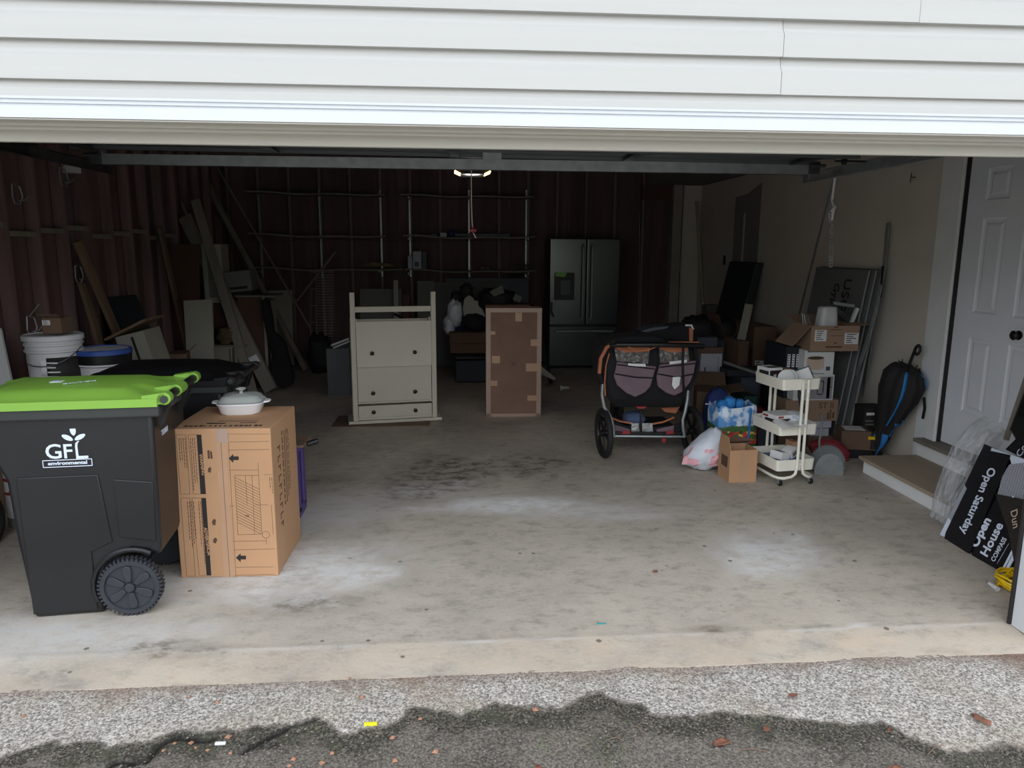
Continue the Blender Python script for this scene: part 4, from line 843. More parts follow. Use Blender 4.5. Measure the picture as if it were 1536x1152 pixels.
MB().slab([P(991, 612, 5.7), P(1020, 610, 5.7), P(1014, 620, 5.7), P(998, 618, 5.7)], V(0, .05, 0)).build('orange_band', m_orange, t)
for x0, x1 in ((947, 959), (963, 979)): pan('reflective_pouch', mat('crinkled_foil', (170, 172, 174), .25, .6, bump=.8, bscale=30), [(x0, 635), (x1, 635), (x1+1, 650), (x0, 650)], 5.575, .01, bevel=.003)
for x in (939, 1005): MB().box(P(x-6, 650, 5.53).x, 5.525, P(x, 651, 5.53).z, P(x+6, 650, 5.53).x, 5.535, P(x, 646, 5.53).z).build('red_reflector', m_red, t, bevel=.004)
MB().slab([P(954, 610, 5.5), P(970, 610, 5.5), P(966, 613, 5.5), P(958, 613, 5.5)], V(0, .04, 0)).build('red_pull', m_red, t)
MB().slab([P(993, 658, 5.52), P(999, 658, 5.52), P(998, 664, 5.52), P(994, 664, 5.52)], V(0, .006, 0)).build('red_pull', m_red, t)
blob(P(950, 627, 5.85), (.09, .1, .055), mat('blue_cloth', (84, 98, 132), .9), 'cloth', label='light blue folded cloth lying in the stroller basket', cat='cloth', seed=2)

# ================================================================ ROLLING CART
t = thing('utility_cart', 'cream metal three-tray utility cart on casters, loaded with small boxes', 'utility cart', (2.34, 5.0, 0), radians(8)); T = TT(t)
hx, hy = .147, .185
def tray(z1, h, name='tray'):
    w = .004; q = MB(T); r = .02
    def rr(hx_, hy_, z): return [V(sx_*(hx_-r)+r*cos(a), sy_*(hy_-r)+r*sin(a), z) for sx_, sy_, a0 in ((1, 1, 0), (-1, 1, 90), (-1, -1, 180), (1, -1, 270)) for a in [radians(a0+k*22.5) for k in range(5)]]
    q.loft([rr(hx-.004, hy-.004, z1-h), rr(hx, hy, z1), rr(hx+.003, hy+.003, z1+.002), rr(hx-w, hy-w, z1), rr(hx-w-.004, hy-w-.004, z1-h+w)], cap=True)
    return q.build(name, m_cart, t, smooth=True, ang=35)
Z1, Z2, Z3 = .755, .435, .185
tray(Z1, .075); tray(Z2, .075); tray(Z3, .080)
for s in (-1, 1):
    for dx, sgn in ((.0, -1), (.04, 1)):
        y = s*(hy+.012); pts = [(dx, y, Z1), (dx, y, .13), (dx+sgn*.01, y, .085), (dx+sgn*.04, y, .064)]
        ex = sgn*(hx-.02); pts += [(ex-sgn*.03, y, .058), (ex, y-s*.02, .057), (ex+sgn*.012, y-s*.06, .057), (ex+sgn*.012, 0, .057)]
        MB(T).tube(pts, .0105, 10).build('post', m_cart, t, smooth=True)
    for z in (Z1-.02, Z2-.02, Z3-.03): MB(T).box(.005, s*(hy+.004), z-.008, .035, s*(hy+.016), z+.008).build('bracket', m_cart, t)
for i, (x, y) in enumerate(((-.115, -.18), (.125, -.18), (-.115, .18), (.125, .18))):
    MB(T).cyl((x-.010, y, .022), (x+.010, y, .022), .022, n=18).build('caster', m_blk, t, bevel=.004, smooth=True)
    MB(T).box(x-.016, y-.010, .018, x-.012, y+.010, .046).box(x+.012, y-.010, .018, x+.016, y+.010, .046).box(x-.016, y-.012, .044, x+.016, y+.012, .052).build('caster_fork', m_silver, t)
Tc = T
def onb(name, label, cat, x, y, z, sx_, sy_, sz, m, rz=0, tilt=0, ta='Y', extra=None, group=None):
    R = Matrix.Rotation(rz+radians(8), 3, 'Z') @ Matrix.Rotation(tilt, 3, ta); o = Tc @ V(x, y, z)
    t_ = thing(name, label, cat, o, R=R, group=group); TB = TT(t_); MB(TB).box(-sx_/2, -sy_/2, 0, sx_/2, sy_/2, sz).build('carton', m, t_, bevel=.002)
    for k, (fc, u0, v0, u1, v1, m2) in enumerate(extra or ()):
        q = MB(TB)
        if fc == 'f': q.box((u0-.5)*sx_, -sy_/2-.001, v0*sz, (u1-.5)*sx_, -sy_/2, v1*sz)
        elif fc == 't': q.box((u0-.5)*sx_, (v0-.5)*sy_, sz, (u1-.5)*sx_, (v1-.5)*sy_, sz+.001)
        elif fc == 'l': q.box(-sx_/2-.001, (u0-.5)*sy_, v0*sz, -sx_/2, (u1-.5)*sy_, v1*sz)
        q.build('printed_panel', m2, t_)
    return t_
zt = Z1-.075+.006
onb('small_box', 'small black and white carton with red mark, rear of the cart top tray', 'box', -.08, .10, zt, .11, .14, .115, m_paper, .1, extra=[('f', .05, .15, .95, .85, m_ink), ('l', .05, .1, .8, .8, m_ink), ('t', .1, .1, .9, .5, m_ink), ('f', .6, .5, .95, .75, m_red), ('f', .35, .2, .55, .6, m_paper)])
for k, dx in enumerate((0, .022)):
    c = Tc @ V(-.06+dx, -.085, zt+.062); ax_ = (TT(t).to_3x3() @ V(-.75, -.55, .45))
    MB().lathe([(.036, 0), (.054, .002), (.060, .010), (.057, .015), (.04, .006), (.036, .004)], c, 28, ax_).build('trim_ring', m_paper, smooth=True, label='white round plastic light trim ring, %s of the two leaning in the cart top tray' % ('outer' if k == 0 else 'inner'), cat='light trim', group=None)
onb('small_box', 'open brown carton wedged in the middle of the cart top tray', 'box', .01, .03, zt, .07, .09, .11, m_card2, .3, .25)
onb('small_box', 'white and blue carton tipped up, front right of the cart top tray', 'box', .075, -.07, zt+.03, .085, .16, .085, m_paper, .9, -.45, 'X', extra=[('f', .1, .1, .45, .9, m_greyp), ('f', .55, .3, .9, .5, m_slate), ('t', .7, .0, 1, 1, mat('blue_print', (52, 92, 150), .5))])
zt = Z2-.075+.006
onb('small_box', 'flat black and white printed box with red logo, in the cart middle tray', 'box', -.03, .0, zt+.045, .19, .16, .07, m_paper, .12, extra=[('f', .05, .1, .62, .62, m_ink), ('f', .06, .72, .3, .9, m_red), ('l', .1, .1, .8, .55, m_ink), ('l', .6, .65, .95, .85, m_red)])
onb('small_box', 'dark shallow box under the printed box in the cart middle tray', 'box', -.02, .02, zt, .22, .26, .044, m_slate, 0)
MB(Tc).grid(8, 6, lambda u, v: V(-.15+.17*u, -.24+.15*v, Z2+.012-.03*(1-v)*(1-u)+.01*sin(6*u))).build('paper_leaflet', m_paper, solid=.0015, label='white printed leaflet hanging over the middle tray edge', cat='paper')
MB(Tc).grid(8, 6, lambda u, v: V(-.02+.13*u, -.19+.11*v, Z2+.004+.006*sin(7*u))).build('paper_leaflet', m_paper, solid=.0015, label='white leaflet lying flat in the front of the middle tray', cat='paper')
blob(Tc @ V(.07, -.03, Z2+.01), (.065, .1, .045), m_bag, 'plastic_bag', label='crumpled clear-white plastic bag in the cart middle tray', cat='bag', seed=5, amp=.3)
p = Tc @ V(.10, .0, Z2+.06); MB().tube([p+V(0, 0, .16), p+V(.01, 0, .10), p+V(.03, -.01, .03), p+V(.04, 0, -.02)], [.008, .016, .02, .012], 8).build('cable_bundle', m_blk, label='black cable bundle hanging beside the cart between upper trays', cat='cable', smooth=True)
zt = Z3-.080+.006
onb('small_box', 'white labelled carton lying tilted in the cart bottom tray', 'box', -.055, -.06, zt+.05, .09, .10, .055, m_paper, .35, .15, extra=[('t', .1, .2, .5, .8, m_slate)])
onb('small_box', 'white carton beside another, right in the cart bottom tray', 'box', .045, -.04, zt+.06, .075, .08, .06, m_paper, .4, -.35, extra=[('f', .2, .2, .8, .7, m_greyp)])
onb('small_box', 'blue and grey packet lying low in the cart bottom tray', 'box', -.0, -.03, zt, .20, .26, .05, mat('blue_grey_print', (90, 120, 160), .5, var=.3, scale=30), 0)
onb('small_box', 'small brown carton standing at the right of the cart bottom tray', 'box', .105, .04, zt+.05, .05, .09, .10, m_card, 0)
# ================================================================ LEFT SIDE CLUTTER
def wpt(x, y): return PX(x, y, LX+.004)
# near-left: tyre and canister behind the lime bin
MB().tube([V(-2.56+.0*i, 4.02+.13*cos(2*pi*i/24), .145+.13*sin(2*pi*i/24)) for i in range(24)], .03, 8, True).build('tyre', m_tyre, smooth=True, label='small black tyre standing at the left edge of the floor', cat='tyre')
cp = G(13, 795); t = thing('canister', 'white canister with red label bands behind the lime-lidded bin', 'canister', (cp.x+.03, cp.y+.1, 0)); T = TT(t)
MB(T).lathe([(.07, 0), (.075, .01), (.075, .34), (.06, .37), (.03, .385), (.028, .41), (0, .412)], (0, 0, 0), 24).build('body', m_bucket, t, smooth=True)
for z0, z1, m in ((.20, .215, m_red), (.28, .30, m_red), (.0, .06, m_greyp)): MB(T).lathe([(.0755, z0), (.0765, z0), (.0765, z1), (.0755, z1)], (0, 0, 0), 24, cap=False).build('label_band', m, t)
MB(T).slab([V(-.02, -.079, .215), V(.03, -.079, .215), V(.0, -.079, .26)], V(0, .004, 0)).build('label_mark', m_red, t)
# leaning white panel at far left
MB().slab([PY(-30, 470, 4.9), PY(0, 494, 4.9), PY(17, 572, 4.9), PY(30, 640, 4.9), PY(-30, 640, 4.9)], V(0, .02, 0)).build('leaning_board', m_white, label='white panel edge leaning at the far left behind the lime-lidded bin', cat='panel')
# buckets
def bucket(name, label, px, pyt, Y, r, hgt, body, lid, lidc=None, z0=0):
    c = PY(px, pyt, Y); t = thing(name, label, 'bucket', (c.x, Y, c.z-hgt)); T = TT(t)
    MB(T).lathe([(r*.84, 0), (r*.86, .01), (r*.93, hgt*.72), (r*.93, hgt*.725), (r*.99, hgt*.74), (r*.99, hgt*.77), (r*.94, hgt*.775), (r*.95, hgt*.84), (r*1.0, hgt*.85), (r*1.0, hgt*.88), (r*.95, hgt*.885), (r*.96, hgt)], (0, 0, 0), 32).build('body', body, t, smooth=True, ang=30)
    lo = MB(T).lathe([(r*1.02, hgt-.028), (r*1.035, hgt-.026), (r*1.035, hgt), (r*.98, hgt+.006), (r*.93, hgt-.003), (0, hgt-.003)], (0, 0, 0), 32).build('lid', lid, t, smooth=True, ang=30)
    MB(T).tube([V(-r*.99, 0, hgt*.8)]+[V(r*1.0*cos(a), -r*1.05*abs(sin(a))**.8, hgt*.8-.10*abs(sin(a))) for a in [pi-pi*i/12 for i in range(1, 12)]]+[V(r*.99, 0, hgt*.8)], .003, 6).build('bail_handle', m_steel, t)
    return t, T
m_tri = m_bucket
t, T = bucket('bucket', 'white plastic bucket with black label and stacked rims, by the left wall', 79, 502, 4.75, .163, .37, m_bucket, m_bucket)
def arc_label(T, t, r, a0, a1, z0, z1, m, name='bucket_label'):
    q = MB(T); n = 10
    q.grid(n, 1, lambda u, v: V(r*cos(radians(a0+(a1-a0)*u)), r*sin(radians(a0+(a1-a0)*u)), z0+(z1-z0)*v)); return q.build(name, m, t, solid=.001, smooth=True)
arc_label(T, t, .156, -80, 5, .05, .245, m_ink); arc_label(T, t, .156, -92, -81, .14, .23, m_paper)
q = MB(T)
for i in range(5): q.box(.03+.0*i, -.158, .10+.028*i, .03+.05+.012*(i % 3), -.1555, .108+.028*i)
q.build('bucket_printing', m_paper, t)
b1 = PY(79, 502, 4.75).z-.37
bucket('bucket', 'plain white bucket hidden under the black-labelled bucket, bottom of the stack', 79, 502, 4.75, .163, .37, m_bucket, m_bucket)[0].location.z = b1-.38
k = [o for o in bpy.data.objects if o.name.startswith('bucket') and o.type == 'EMPTY'][-1]
bucket_z = b1-.38
MB().box(-2.95, 4.58, 0, -2.15, 5.05, max(.02, bucket_z)).build('low_crate', m_oldw, label='low wooden crate under the white buckets behind the black bin', cat='crate', bevel=.004)
t, T = bucket('bucket', 'white bucket with a blue lid, right of the black-labelled bucket', 154, 523, 4.85, .163, .37, m_bucket, m_blue)
MB(T).lathe([(.1585, .27), (.160, .27), (.166, .345), (.1645, .345)], (0, 0, 0), 32, cap=False).build('dark_collar', m_blk, t, smooth=True)
arc_label(T, t, .155, -100, -35, .08, .25, m_pink if 0 else m_paper)
zb_ = PY(154, 523, 4.85).z-.37
MB().box(-2.14, 4.72, 0, -1.9+.4, 5.05, zb_).build('plywood_crate', m_oldw, label='plywood crate carrying the blue-lidded bucket behind the black bin', cat='crate', bevel=.004)
pc = PY(80, 500, 4.78)
cbox('cardboard_box', 'small brown box with white label lying on the white bucket', 'box', PY(66, 495, 4.7).x, PY(95, 495, 4.7).x, 4.68, 4.82, pc.z+.008, pc.z+.105, m_card2, labels=[(.05, .55, .45, .85)], flaps=[('f', 30, .04)])
# boards leaning on the left wall
def wl_lean(name, label, cat, top, bot, w, th, m, zb=0, hint=(1, 0, 0)):
    a = PX(top[0], top[1], LX+th+.01); b = G(bot[0], bot[1], zb+.01); return lean(name, label, cat, a, b, w, th, m, hint)
wl_lean('wooden_board', 'grey-brown plank leaning on the left wall, behind the blue-lidded bucket', 'board', (116, 362), (236, 640), .09, .035, m_oldw)
wl_lean('wooden_board', 'shorter brown plank leaning just left of the long grey-brown plank', 'board', (122, 425), (195, 660), .085, .03, m_oldw)
wl_lean('wooden_board', 'reddish thin plank leaning on the left wall, right of the tilted cabinet', 'board', (240, 341), (294, 585), .09, .03, m_oldw)
p = PX(157, 446, LX+.05); q_ = PX(207, 442, LX+.05)
MB().slab([V(LX+.02, p.y, p.z), V(LX+.02, q_.y, p.z-.02), V(LX+.42, q_.y, .0), V(LX+.42, p.y, .0)], V(.012, 0, .0)).build('leaning_board', m_dpan, label='dark blue-grey sheet leaning on the left wall behind the tilted cabinet', cat='panel')
# tilted small cabinet
a = PY(186, 556, 6.2)
t = thing('cabinet', 'small pale cabinet tipped sideways with a wooden top, by the left wall', 'cabinet', (a.x, 6.2, 0), R=Matrix.Rotation(radians(-14), 3, 'Y')); T = TT(t)
hh = PY(200, 505, 6.2).z
MB(T).box(.17, 0, 0.06, .40, .35, hh-.02).build('body', m_wcab, t, bevel=.004)
MB(T).box(.29, -.004, .1, .31, 0, hh-.05).build('dark_gap', m_ink, t)
Tq = T @ Matrix.Translation((.2, .15, hh)) @ Matrix.Rotation(radians(-12), 4, 'Y'); MB(Tq).box(-.10, -.19, -.01, .27, .22, .012).build('top_board', m_oldw, t, bevel=.003)
pbox('cardboard_box', 'small brown box corner right of the tipped pale cabinet', 'box', 250, 531, 274, 560, 6.7, .25, m_card2, floor=True, rz=radians(12), flaps=[('r', 40, .08)])
# panels further back on left
MB().slab([PY(253, 368, 8.6), PY(298, 366, 8.6), PY(302, 590, 8.45), PY(262, 590, 8.45)], V(0, .02, 0)).build('leaning_board', m_brownp, label='tall brown wooden panel standing behind the white door panel on the left', cat='panel')
a = PY(298, 366, 8.62); b = PY(333, 455, 8.62)
t = thing('wall_cabinet', 'white kitchen wall cabinet stacked behind the long leaning boards', 'cabinet', ((a.x+b.x)/2, 8.7, b.z)); T = TT(t); w = (b.x-a.x)/2; h = a.z-b.z
MB(T).box(-w, 0, 0, w, .3, h).build('body', m_wcab, t, bevel=.003); MB(T).box(-w+.03, -.018, .02, w-.02, 0, h-.02).build('door', m_wcab, t, bevel=.003)
MB(T).box(-w+.06, -.02, .06, w-.05, -.017, h-.06).build('door_recess', m_greyp, t)
cz = b.z
MB().box(a.x-.05, 8.68, 0, b.x+.02, 9.05, cz).build('brown_cabinet', m_brownp, label='dark brown cabinet carrying the white wall cabinet', cat='cabinet', bevel=.004)
MB().slab([PY(275, 451, 7.9), PY(318, 449, 7.9), PY(322, 572, 7.75), PY(282, 574, 7.75)], V(0, .03, 0)).build('leaning_door', m_wcab, label='pale upright cabinet door panel standing behind the black bin', cat='panel', bevel=.003)
t = pbox('cabinet', 'low pale cabinet with a loose board on top, beside the long leaning boards', 'cabinet', 305, 520, 352, 596, 8.46, .2, m_wcab, floor=True, rz=radians(-8), partname='body'); T = TT(t)
h = PY(330, 520, 8.46).z; MB(T).box(-.22, -.12, h, .34, .12, h+.022).build('top_board', m_gwood, t, bevel=.003)
for x in (.155, .19): MB(T).box(x-.004, -.104, .03, x+.004, -.099, h-.02).build('door_gap', m_ink, t)
MB(T).box(.205, -.09, .0, .235, .09, h).build('side_rail', m_wcab, t)
p = PY(340, 512, 8.5); blob((p.x, 8.52, h+.12), (.11, .09, .10), m_gold, 'paper_bag', label='crumpled brown paper bag on the low pale cabinet', cat='bag', seed=3, amp=.45)
a = PY(356, 447, 8.5); b = PY(402, 560, 8.5)
t = thing('tall_cabinet', 'tall narrow pale cabinet carcass with brown side, behind the guitar case', 'cabinet', (a.x+.13, 8.66, 0)); T = TT(t); h = a.z
MB(T).box(-.18, 0, 0, .10, .35, h).build('body', m_brownp, t); MB(T).box(.10, 0, 0, .13, .35, h+.01).box(.16, .0, .0, .18, .3, h-.05).build('side_panel', m_wcab, t)
MB(T).box(-.2, -.02, h, .26, .36, h+.02).build('top_panel', m_greyp, t)
a = PY(339, 402, 8.75); b = PY(378, 435, 8.75)
t = thing('microwave', 'grey boxy appliance lying tipped on the tall pale cabinet', 'appliance', ((a.x+b.x)/2, 8.85, b.z-.02), R=Matrix.Rotation(radians(-6), 3, 'Y')); T = TT(t)
MB(T).box(-.15, -.12, 0, .15, .15, .24).build('housing', m_greyp, t, bevel=.015, seg=3); MB(T).box(-.1, -.124, .03, .10, -.12, .06).build('dark_slot', m_ink, t); MB(T).box(-.13, -.1, -.07, .13, .1, 0).build('dark_tray', m_blk, t)
MB().slab([PY(400, 436, 10.45), PY(438, 435, 10.45), PY(441, 547, 10.2), PY(404, 547, 10.2)], V(0, .02, 0)).build('leaning_board', m_wcab, label='upright pale board behind the round grey pole, left rear', cat='panel')
# long leaning things
wl_pts = [('long_carton', 'long flat grey carton with a shipping label leaning against the left wall', 'carton', (277, 325), (412, 586), .13, .05, m_gwood),
          ('trim_board', 'long pale trim board leaning beside the long flat carton', 'board', (292, 300), (382, 588), .085, .02, m_gwood)]
a = PY(278, 325, 8.9); b = PY(407, 588, 8.37)
lc = lean('long_carton', 'long flat grey carton with a shipping label leaning left of the guitar case', 'carton', V(a.x, a.y, a.z), V(b.x, b.y, .03), .15, .06, m_gwood)
d = (a-b).normalized(); pp = b+d*.38; MB().ob(pp+V(0, -.034, 0), (.10, .004, .16), Matrix((V(d.z, 0, -d.x).normalized(), V(0, 1, 0), V(d.x, 0, d.z).normalized())).transposed()).build('paper_label', m_paper, lc)
a = PY(293, 300, 8.7); b = PY(380, 589, 8.33); lean('trim_board', 'long pale trim board leaning just in front of the long flat carton', 'board', a, V(b.x, b.y, .01), .10, .02, m_gwood)
lean('wood_offcut', 'short pale offcut stick above the long carton', 'board', PY(272, 303, 9.0), PY(300, 365, 8.95), .03, .02, m_gwood)
a = PY(305, 267, 10.3); b = PY(459, 557, 9.75)
MB().cyl(a, V(b.x, b.y, .03), .045, n=16).build('round_pole', m_gwood, smooth=True, label='long round grey tube leaning diagonally to the left rear corner', cat='pole')
a = PY(325, 250, 10.3); b = PY(478, 513, 10.2); MB().cyl(a, PY(478, 514, 10.2), .014, n=8).build('thin_rod', m_gwood, smooth=True, label='thin long rod leaning diagonally beside the round grey tube', cat='rod')
MB().cyl(PY(445, 452, 10.2), PY(503, 378, 10.4), .016, n=8).build('short_rod', m_gwood, smooth=True, label='short grey rod slanting the other way in front of the wire rack', cat='rod')
# guitar case
gp = [(391, 452), (397, 447), (402, 452), (407, 478), (410, 500), (419, 505), (428, 520), (433, 540), (440, 556), (437, 568), (425, 572), (412, 568), (405, 555), (407, 535), (403, 515), (398, 495), (393, 475)]
t = thing('guitar_case', 'black soft guitar case standing against the tall pale cabinet', 'instrument case', (PY(420, 570, 8.5).x, 8.55, 0)); MB().slab([PY(x, min(y, 586), 8.45-.0*(y-450)/120) for x, y in [(a_, b_+10 if b_ > 540 else b_) for a_, b_ in gp]], V(0, .12, 0)).build('case_body', m_fab, t, bevel=.02, seg=3, smooth=True)
MB().tube([PY(405, 520, 8.44), PY(412, 525, 8.42), PY(412, 535, 8.42), PY(407, 540, 8.44)], .008, 6).build('carry_handle', m_blk, t)
# wire rack
t = thing('wire_rack', 'tall narrow wire rack leaning on the back wall', 'wire rack', (PY(485, 560, 10.4).x, 10.4, 0)); 
for x0, x1 in ((465, 467), (474, 475), (497, 498)): MB().cyl(PY(x0, 395, 10.45), PY(x1, 565, 10.3), .006, n=6).build('upright', m_galv, t)
q = MB()
for i in range(34): y = 408+i*4.2; q.bar(PY(465 if i % 6 == 0 else 474, y, 10.44-.1*i/34), PY(501, y, 10.44-.1*i/34), .005, .005)
q.build('cross_wires', m_galv, t, kind='stuff')
# bin of hoses etc between
t = pbox('storage_tote', 'grey open plastic tote filled with odds and ends, left of the cream cabinet', 'tote', 492, 523, 524, 587, 8.2, .4, mat('grey_tote', (92, 95, 100), .5), floor=True, hollow=True, partname='tote_body')
p = PY(508, 530, 8.3); blob((p.x, 8.4, PY(508, 540, 8.2).z), (.11, .15, .09), m_dk, 'dark_bag', label='dark crumpled bag inside the grey open tote', cat='bag', seed=9)
MB().bar(PY(497, 518, 8.15), PY(523, 508, 8.15), .02, .02).build('white_stick', m_paper, label='white stick sticking out of the grey tote, upper of two', cat='stick'); MB().bar(PY(500, 522, 8.1), PY(524, 512, 8.1), .015, .015).build('white_stick', m_paper, label='white stick sticking out of the grey tote, lower of two', cat='stick')
p = PY(478, 530, 9.6); blob((p.x, 9.7, .26), (.14, .14, .26), m_dk, 'dark_bag', label='dark bag of odds and ends at the foot of the wire rack', cat='bag', seed=11, amp=.3)
# hooks on left wall
for i, (x, y) in enumerate(((25, 290), (95, 264), (118, 410), (47, 487))):
    c = PX(x, y, LX+.03); q = MB()
    q.tube([c+V(0, -.05, .06), c+V(0, -.06, -.03), c+V(0, -.04, -.07), c+V(0, .03, -.075), c+V(.01, .05, -.02), c+V(0, .04, .05), c+V(0, -.04, .065)], .006, 6, False).tube([c+V(0, .0, -.05), c+V(.02, .05, -.045), c+V(.03, .10, -.01)], .006, 6)
    if i in (1, 3): q.tube([c+V(0, -.02, .06), c+V(.02, .09, .14)], .005, 6)
    q.build('wire_hook', m_galv, label=['bare wire hook on the left wall, highest and farthest left', 'wire hook on the left wall just under the overhead track', 'wire hook on the left wall above the grey-brown plank', 'wire hook on the left wall above the white bucket'][i], cat='hook')
c = PX(114, 252, LX+.02); MB().box(LX-.088, c.y-.06, c.z-.04, c.x+.01, c.y+.06, c.z+.04).build('outlet_box', m_paper, label='small white square plate on the left wall by the track end', cat='outlet')

# ================================================================ BACK WALL
shelves = [((366, 287), (577, 292)), ((372, 350), (579, 354)), ((378, 401), (604, 403.5)), ((600, 292), (801, 295)), ((604, 353), (803, 355)), ((607, 404), (803, 406))]
nm = ['top left', 'middle left', 'bottom left', 'top right', 'middle right', 'bottom right']
SHZ = {}
for i, ((x0, y0), (x1, y1)) in enumerate(shelves):
    a = PY(x0, y0, BY-.30); b = PY(x1, y1, BY-.30); t = thing('wall_shelf', 'thin sagging wall shelf on the back wall, %s of the six' % nm[i], 'shelf', ((a.x+b.x)/2, BY-.15, (a.z+b.z)/2), group='wall shelves on the back wall'); n = 14
    sag = lambda u: -.025*sin(pi*u)*(.5 if i in (0, 3) else 1)+.008*sin(4*pi*u); th = .022
    q = MB(); q.loft([[V(a.x+(b.x-a.x)*k/n, yy, a.z+(b.z-a.z)*k/n+sag(k/n)+zz) for yy, zz in ((BY-.30, -th/2), (BY-.005, -th/2), (BY-.005, th/2), (BY-.30, th/2))] for k in range(n+1)]).build('board', m_gwood, t)
    SHZ[i] = (a, b)
    for x in ((392, 481, 571) if i < 3 else (614, 703, 790)):
        c = PY(x, y0+3, BY-.02); MB().hexa([V(c.x-.006, BY-.26, c.z-.03), V(c.x+.006, BY-.26, c.z-.03), V(c.x+.006, BY-.03, c.z-.05), V(c.x-.006, BY-.03, c.z-.05), V(c.x-.006, BY-.26, c.z-.012), V(c.x+.006, BY-.26, c.z-.012), V(c.x+.006, BY-.03, c.z-.012), V(c.x-.006, BY-.03, c.z-.012)]).build('bracket', m_galv, t)
for i, (x, x2) in enumerate(((389, 392), (480, 482), (571, 573), (614, 616), (703, 704), (789, 789))):
    a = PY(x, 285 if i != 3 else 290, BY-.01); b = PY(x2, 415, BY-.01)
    MB().bar(V((a.x+b.x)/2, BY-.012, a.z), V((a.x+b.x)/2, BY-.012, b.z), .022, .02, (0, 1, 0)).build('shelf_standard', m_galv, label='vertical metal shelf standard on the back wall, number %s from the left' % ['one', 'two', 'three', 'four', 'five', 'six'][i], cat='shelf rail', group='shelf standards on the back wall')
def on_shelf(i, px): a, b = SHZ[i]; x = PY(px, 400, BY-.28).x; u = (x-a.x)/(b.x-a.x); return a.z+(b.z-a.z)*u-.025*sin(pi*u)+.012+.008*sin(4*pi*u)
def shbox(name, label, cat, i, x0, x1, ytop, m, d=.15, **kw):
    z0 = on_shelf(i, (x0+x1)/2); a = PY(x0, ytop, BY-.28); b = PY(x1, ytop, BY-.28)
    return cbox(name, label, cat, a.x, b.x, BY-.28, BY-.28+d, z0, a.z, m, **kw)
m_lilac = mat('pale_print', (176, 176, 190), .6)
shbox('small_box', 'narrow pale box on the bottom right wall shelf', 'box', 5, 611.5, 618, 384, m_lilac)
shbox('small_box', 'taller pale boxed appliance carton on the bottom right wall shelf', 'box', 5, 619, 632, 377, m_lilac, prints=[(.2, .1, .7, .4, m_slate)])
shbox('small_box', 'dark carton behind the tall pale carton on the bottom right shelf', 'box', 5, 633, 640, 377, m_slate)
shbox('small_box', 'small pale box on the middle right shelf, left of the red cord', 'box', 4, 660, 670, 349, m_lilac)
blob((PY(677, 349, BY-.25).x, BY-.2, on_shelf(4, 677)+.05), (.05, .05, .05), m_navy, 'blue_cloth', label='small blue bundle on the middle right wall shelf', cat='cloth')
shbox('long_level', 'long grey level bar lying on the middle right wall shelf', 'level', 4, 682, 765, 350, m_slate, d=.06, partname='bar')
shbox('flat_tin', 'flat dark tin on the middle right wall shelf, farthest left', 'tin', 4, 646, 656, 351, m_slate, partname='tin_body')
for k, (x, r) in enumerate(((724, .025), (731, .02))): z = on_shelf(5, x); blob((PY(x, 400, BY-.25).x, BY-.2, z+r), (r*1.3, r, r), m_greyp, 'small_jar', label='small pale %s object on the bottom right wall shelf' % ('larger' if k == 0 else 'smaller'), cat='jar')
zz = on_shelf(5, 782); q = MB(); cxx = PY(783, 400, BY-.25).x
for k in range(4): q.tube([V(cxx+(.07+.02*k)*cos(a*pi/9)*.9-.05*k+.05, BY-.29+.01*k, zz+.03+.05*sin(a*pi/9)-.02*k*(1 if sin(a*pi/9) < 0 else 0)) for a in range(18)], .008, 6, True)
q.build('cable_coil', m_blk, label='tangled dark cable coil at the right end of the bottom right shelf', cat='cable', smooth=True)
MB().slab([PY(557, 393, BY-.2), PY(590, 396, BY-.2), PY(592, 400, BY-.2), PY(535, 399, BY-.2)], V(0, .1, 0)).build('wood_offcut', m_oldw, label='thin wooden slats lying on the bottom left wall shelf', cat='board')
# boards and panels standing along the back wall
def stand(name, label, x0, y0, x1, yb_, Y, m, th=.02, sk=0):
    a = PY(x0, y0, Y); b = PY(x1, y0, Y); MB().slab([V(a.x, Y+.12, a.z), V(b.x, Y+.12, a.z), V(b.x+sk, Y, 0.0), V(a.x+sk, Y, 0.0)], V(0, th, 0)).build(name, m, label=label, cat='panel')
stand('plywood_sheet', 'grey square panel leaning on the back wall, seen through the cream cabinet legs', 538, 434, 601, 560, 10.0, m_greyp)
stand('wooden_board', 'narrow pale slat leaning in front of the grey square panel', 589, 421, 596, 560, 9.85, m_wcab)
stand('plywood_sheet', 'small brown board right of the grey square panel', 603, 442, 613, 560, 9.95, m_brownp)
stand('plywood_sheet', 'tall narrow grey board at the left of the large dark panels', 625, 422, 651, 560, 10.15, m_greyp)
stand('plywood_sheet', 'large grey sheet leaning on the back wall behind the junk heap', 641, 424, 762, 560, 10.25, m_drys)
stand('dark_sheet', 'large dark sheet leaning on the back wall, left of the refrigerator', 668, 418, 794, 560, 10.38, m_slate)
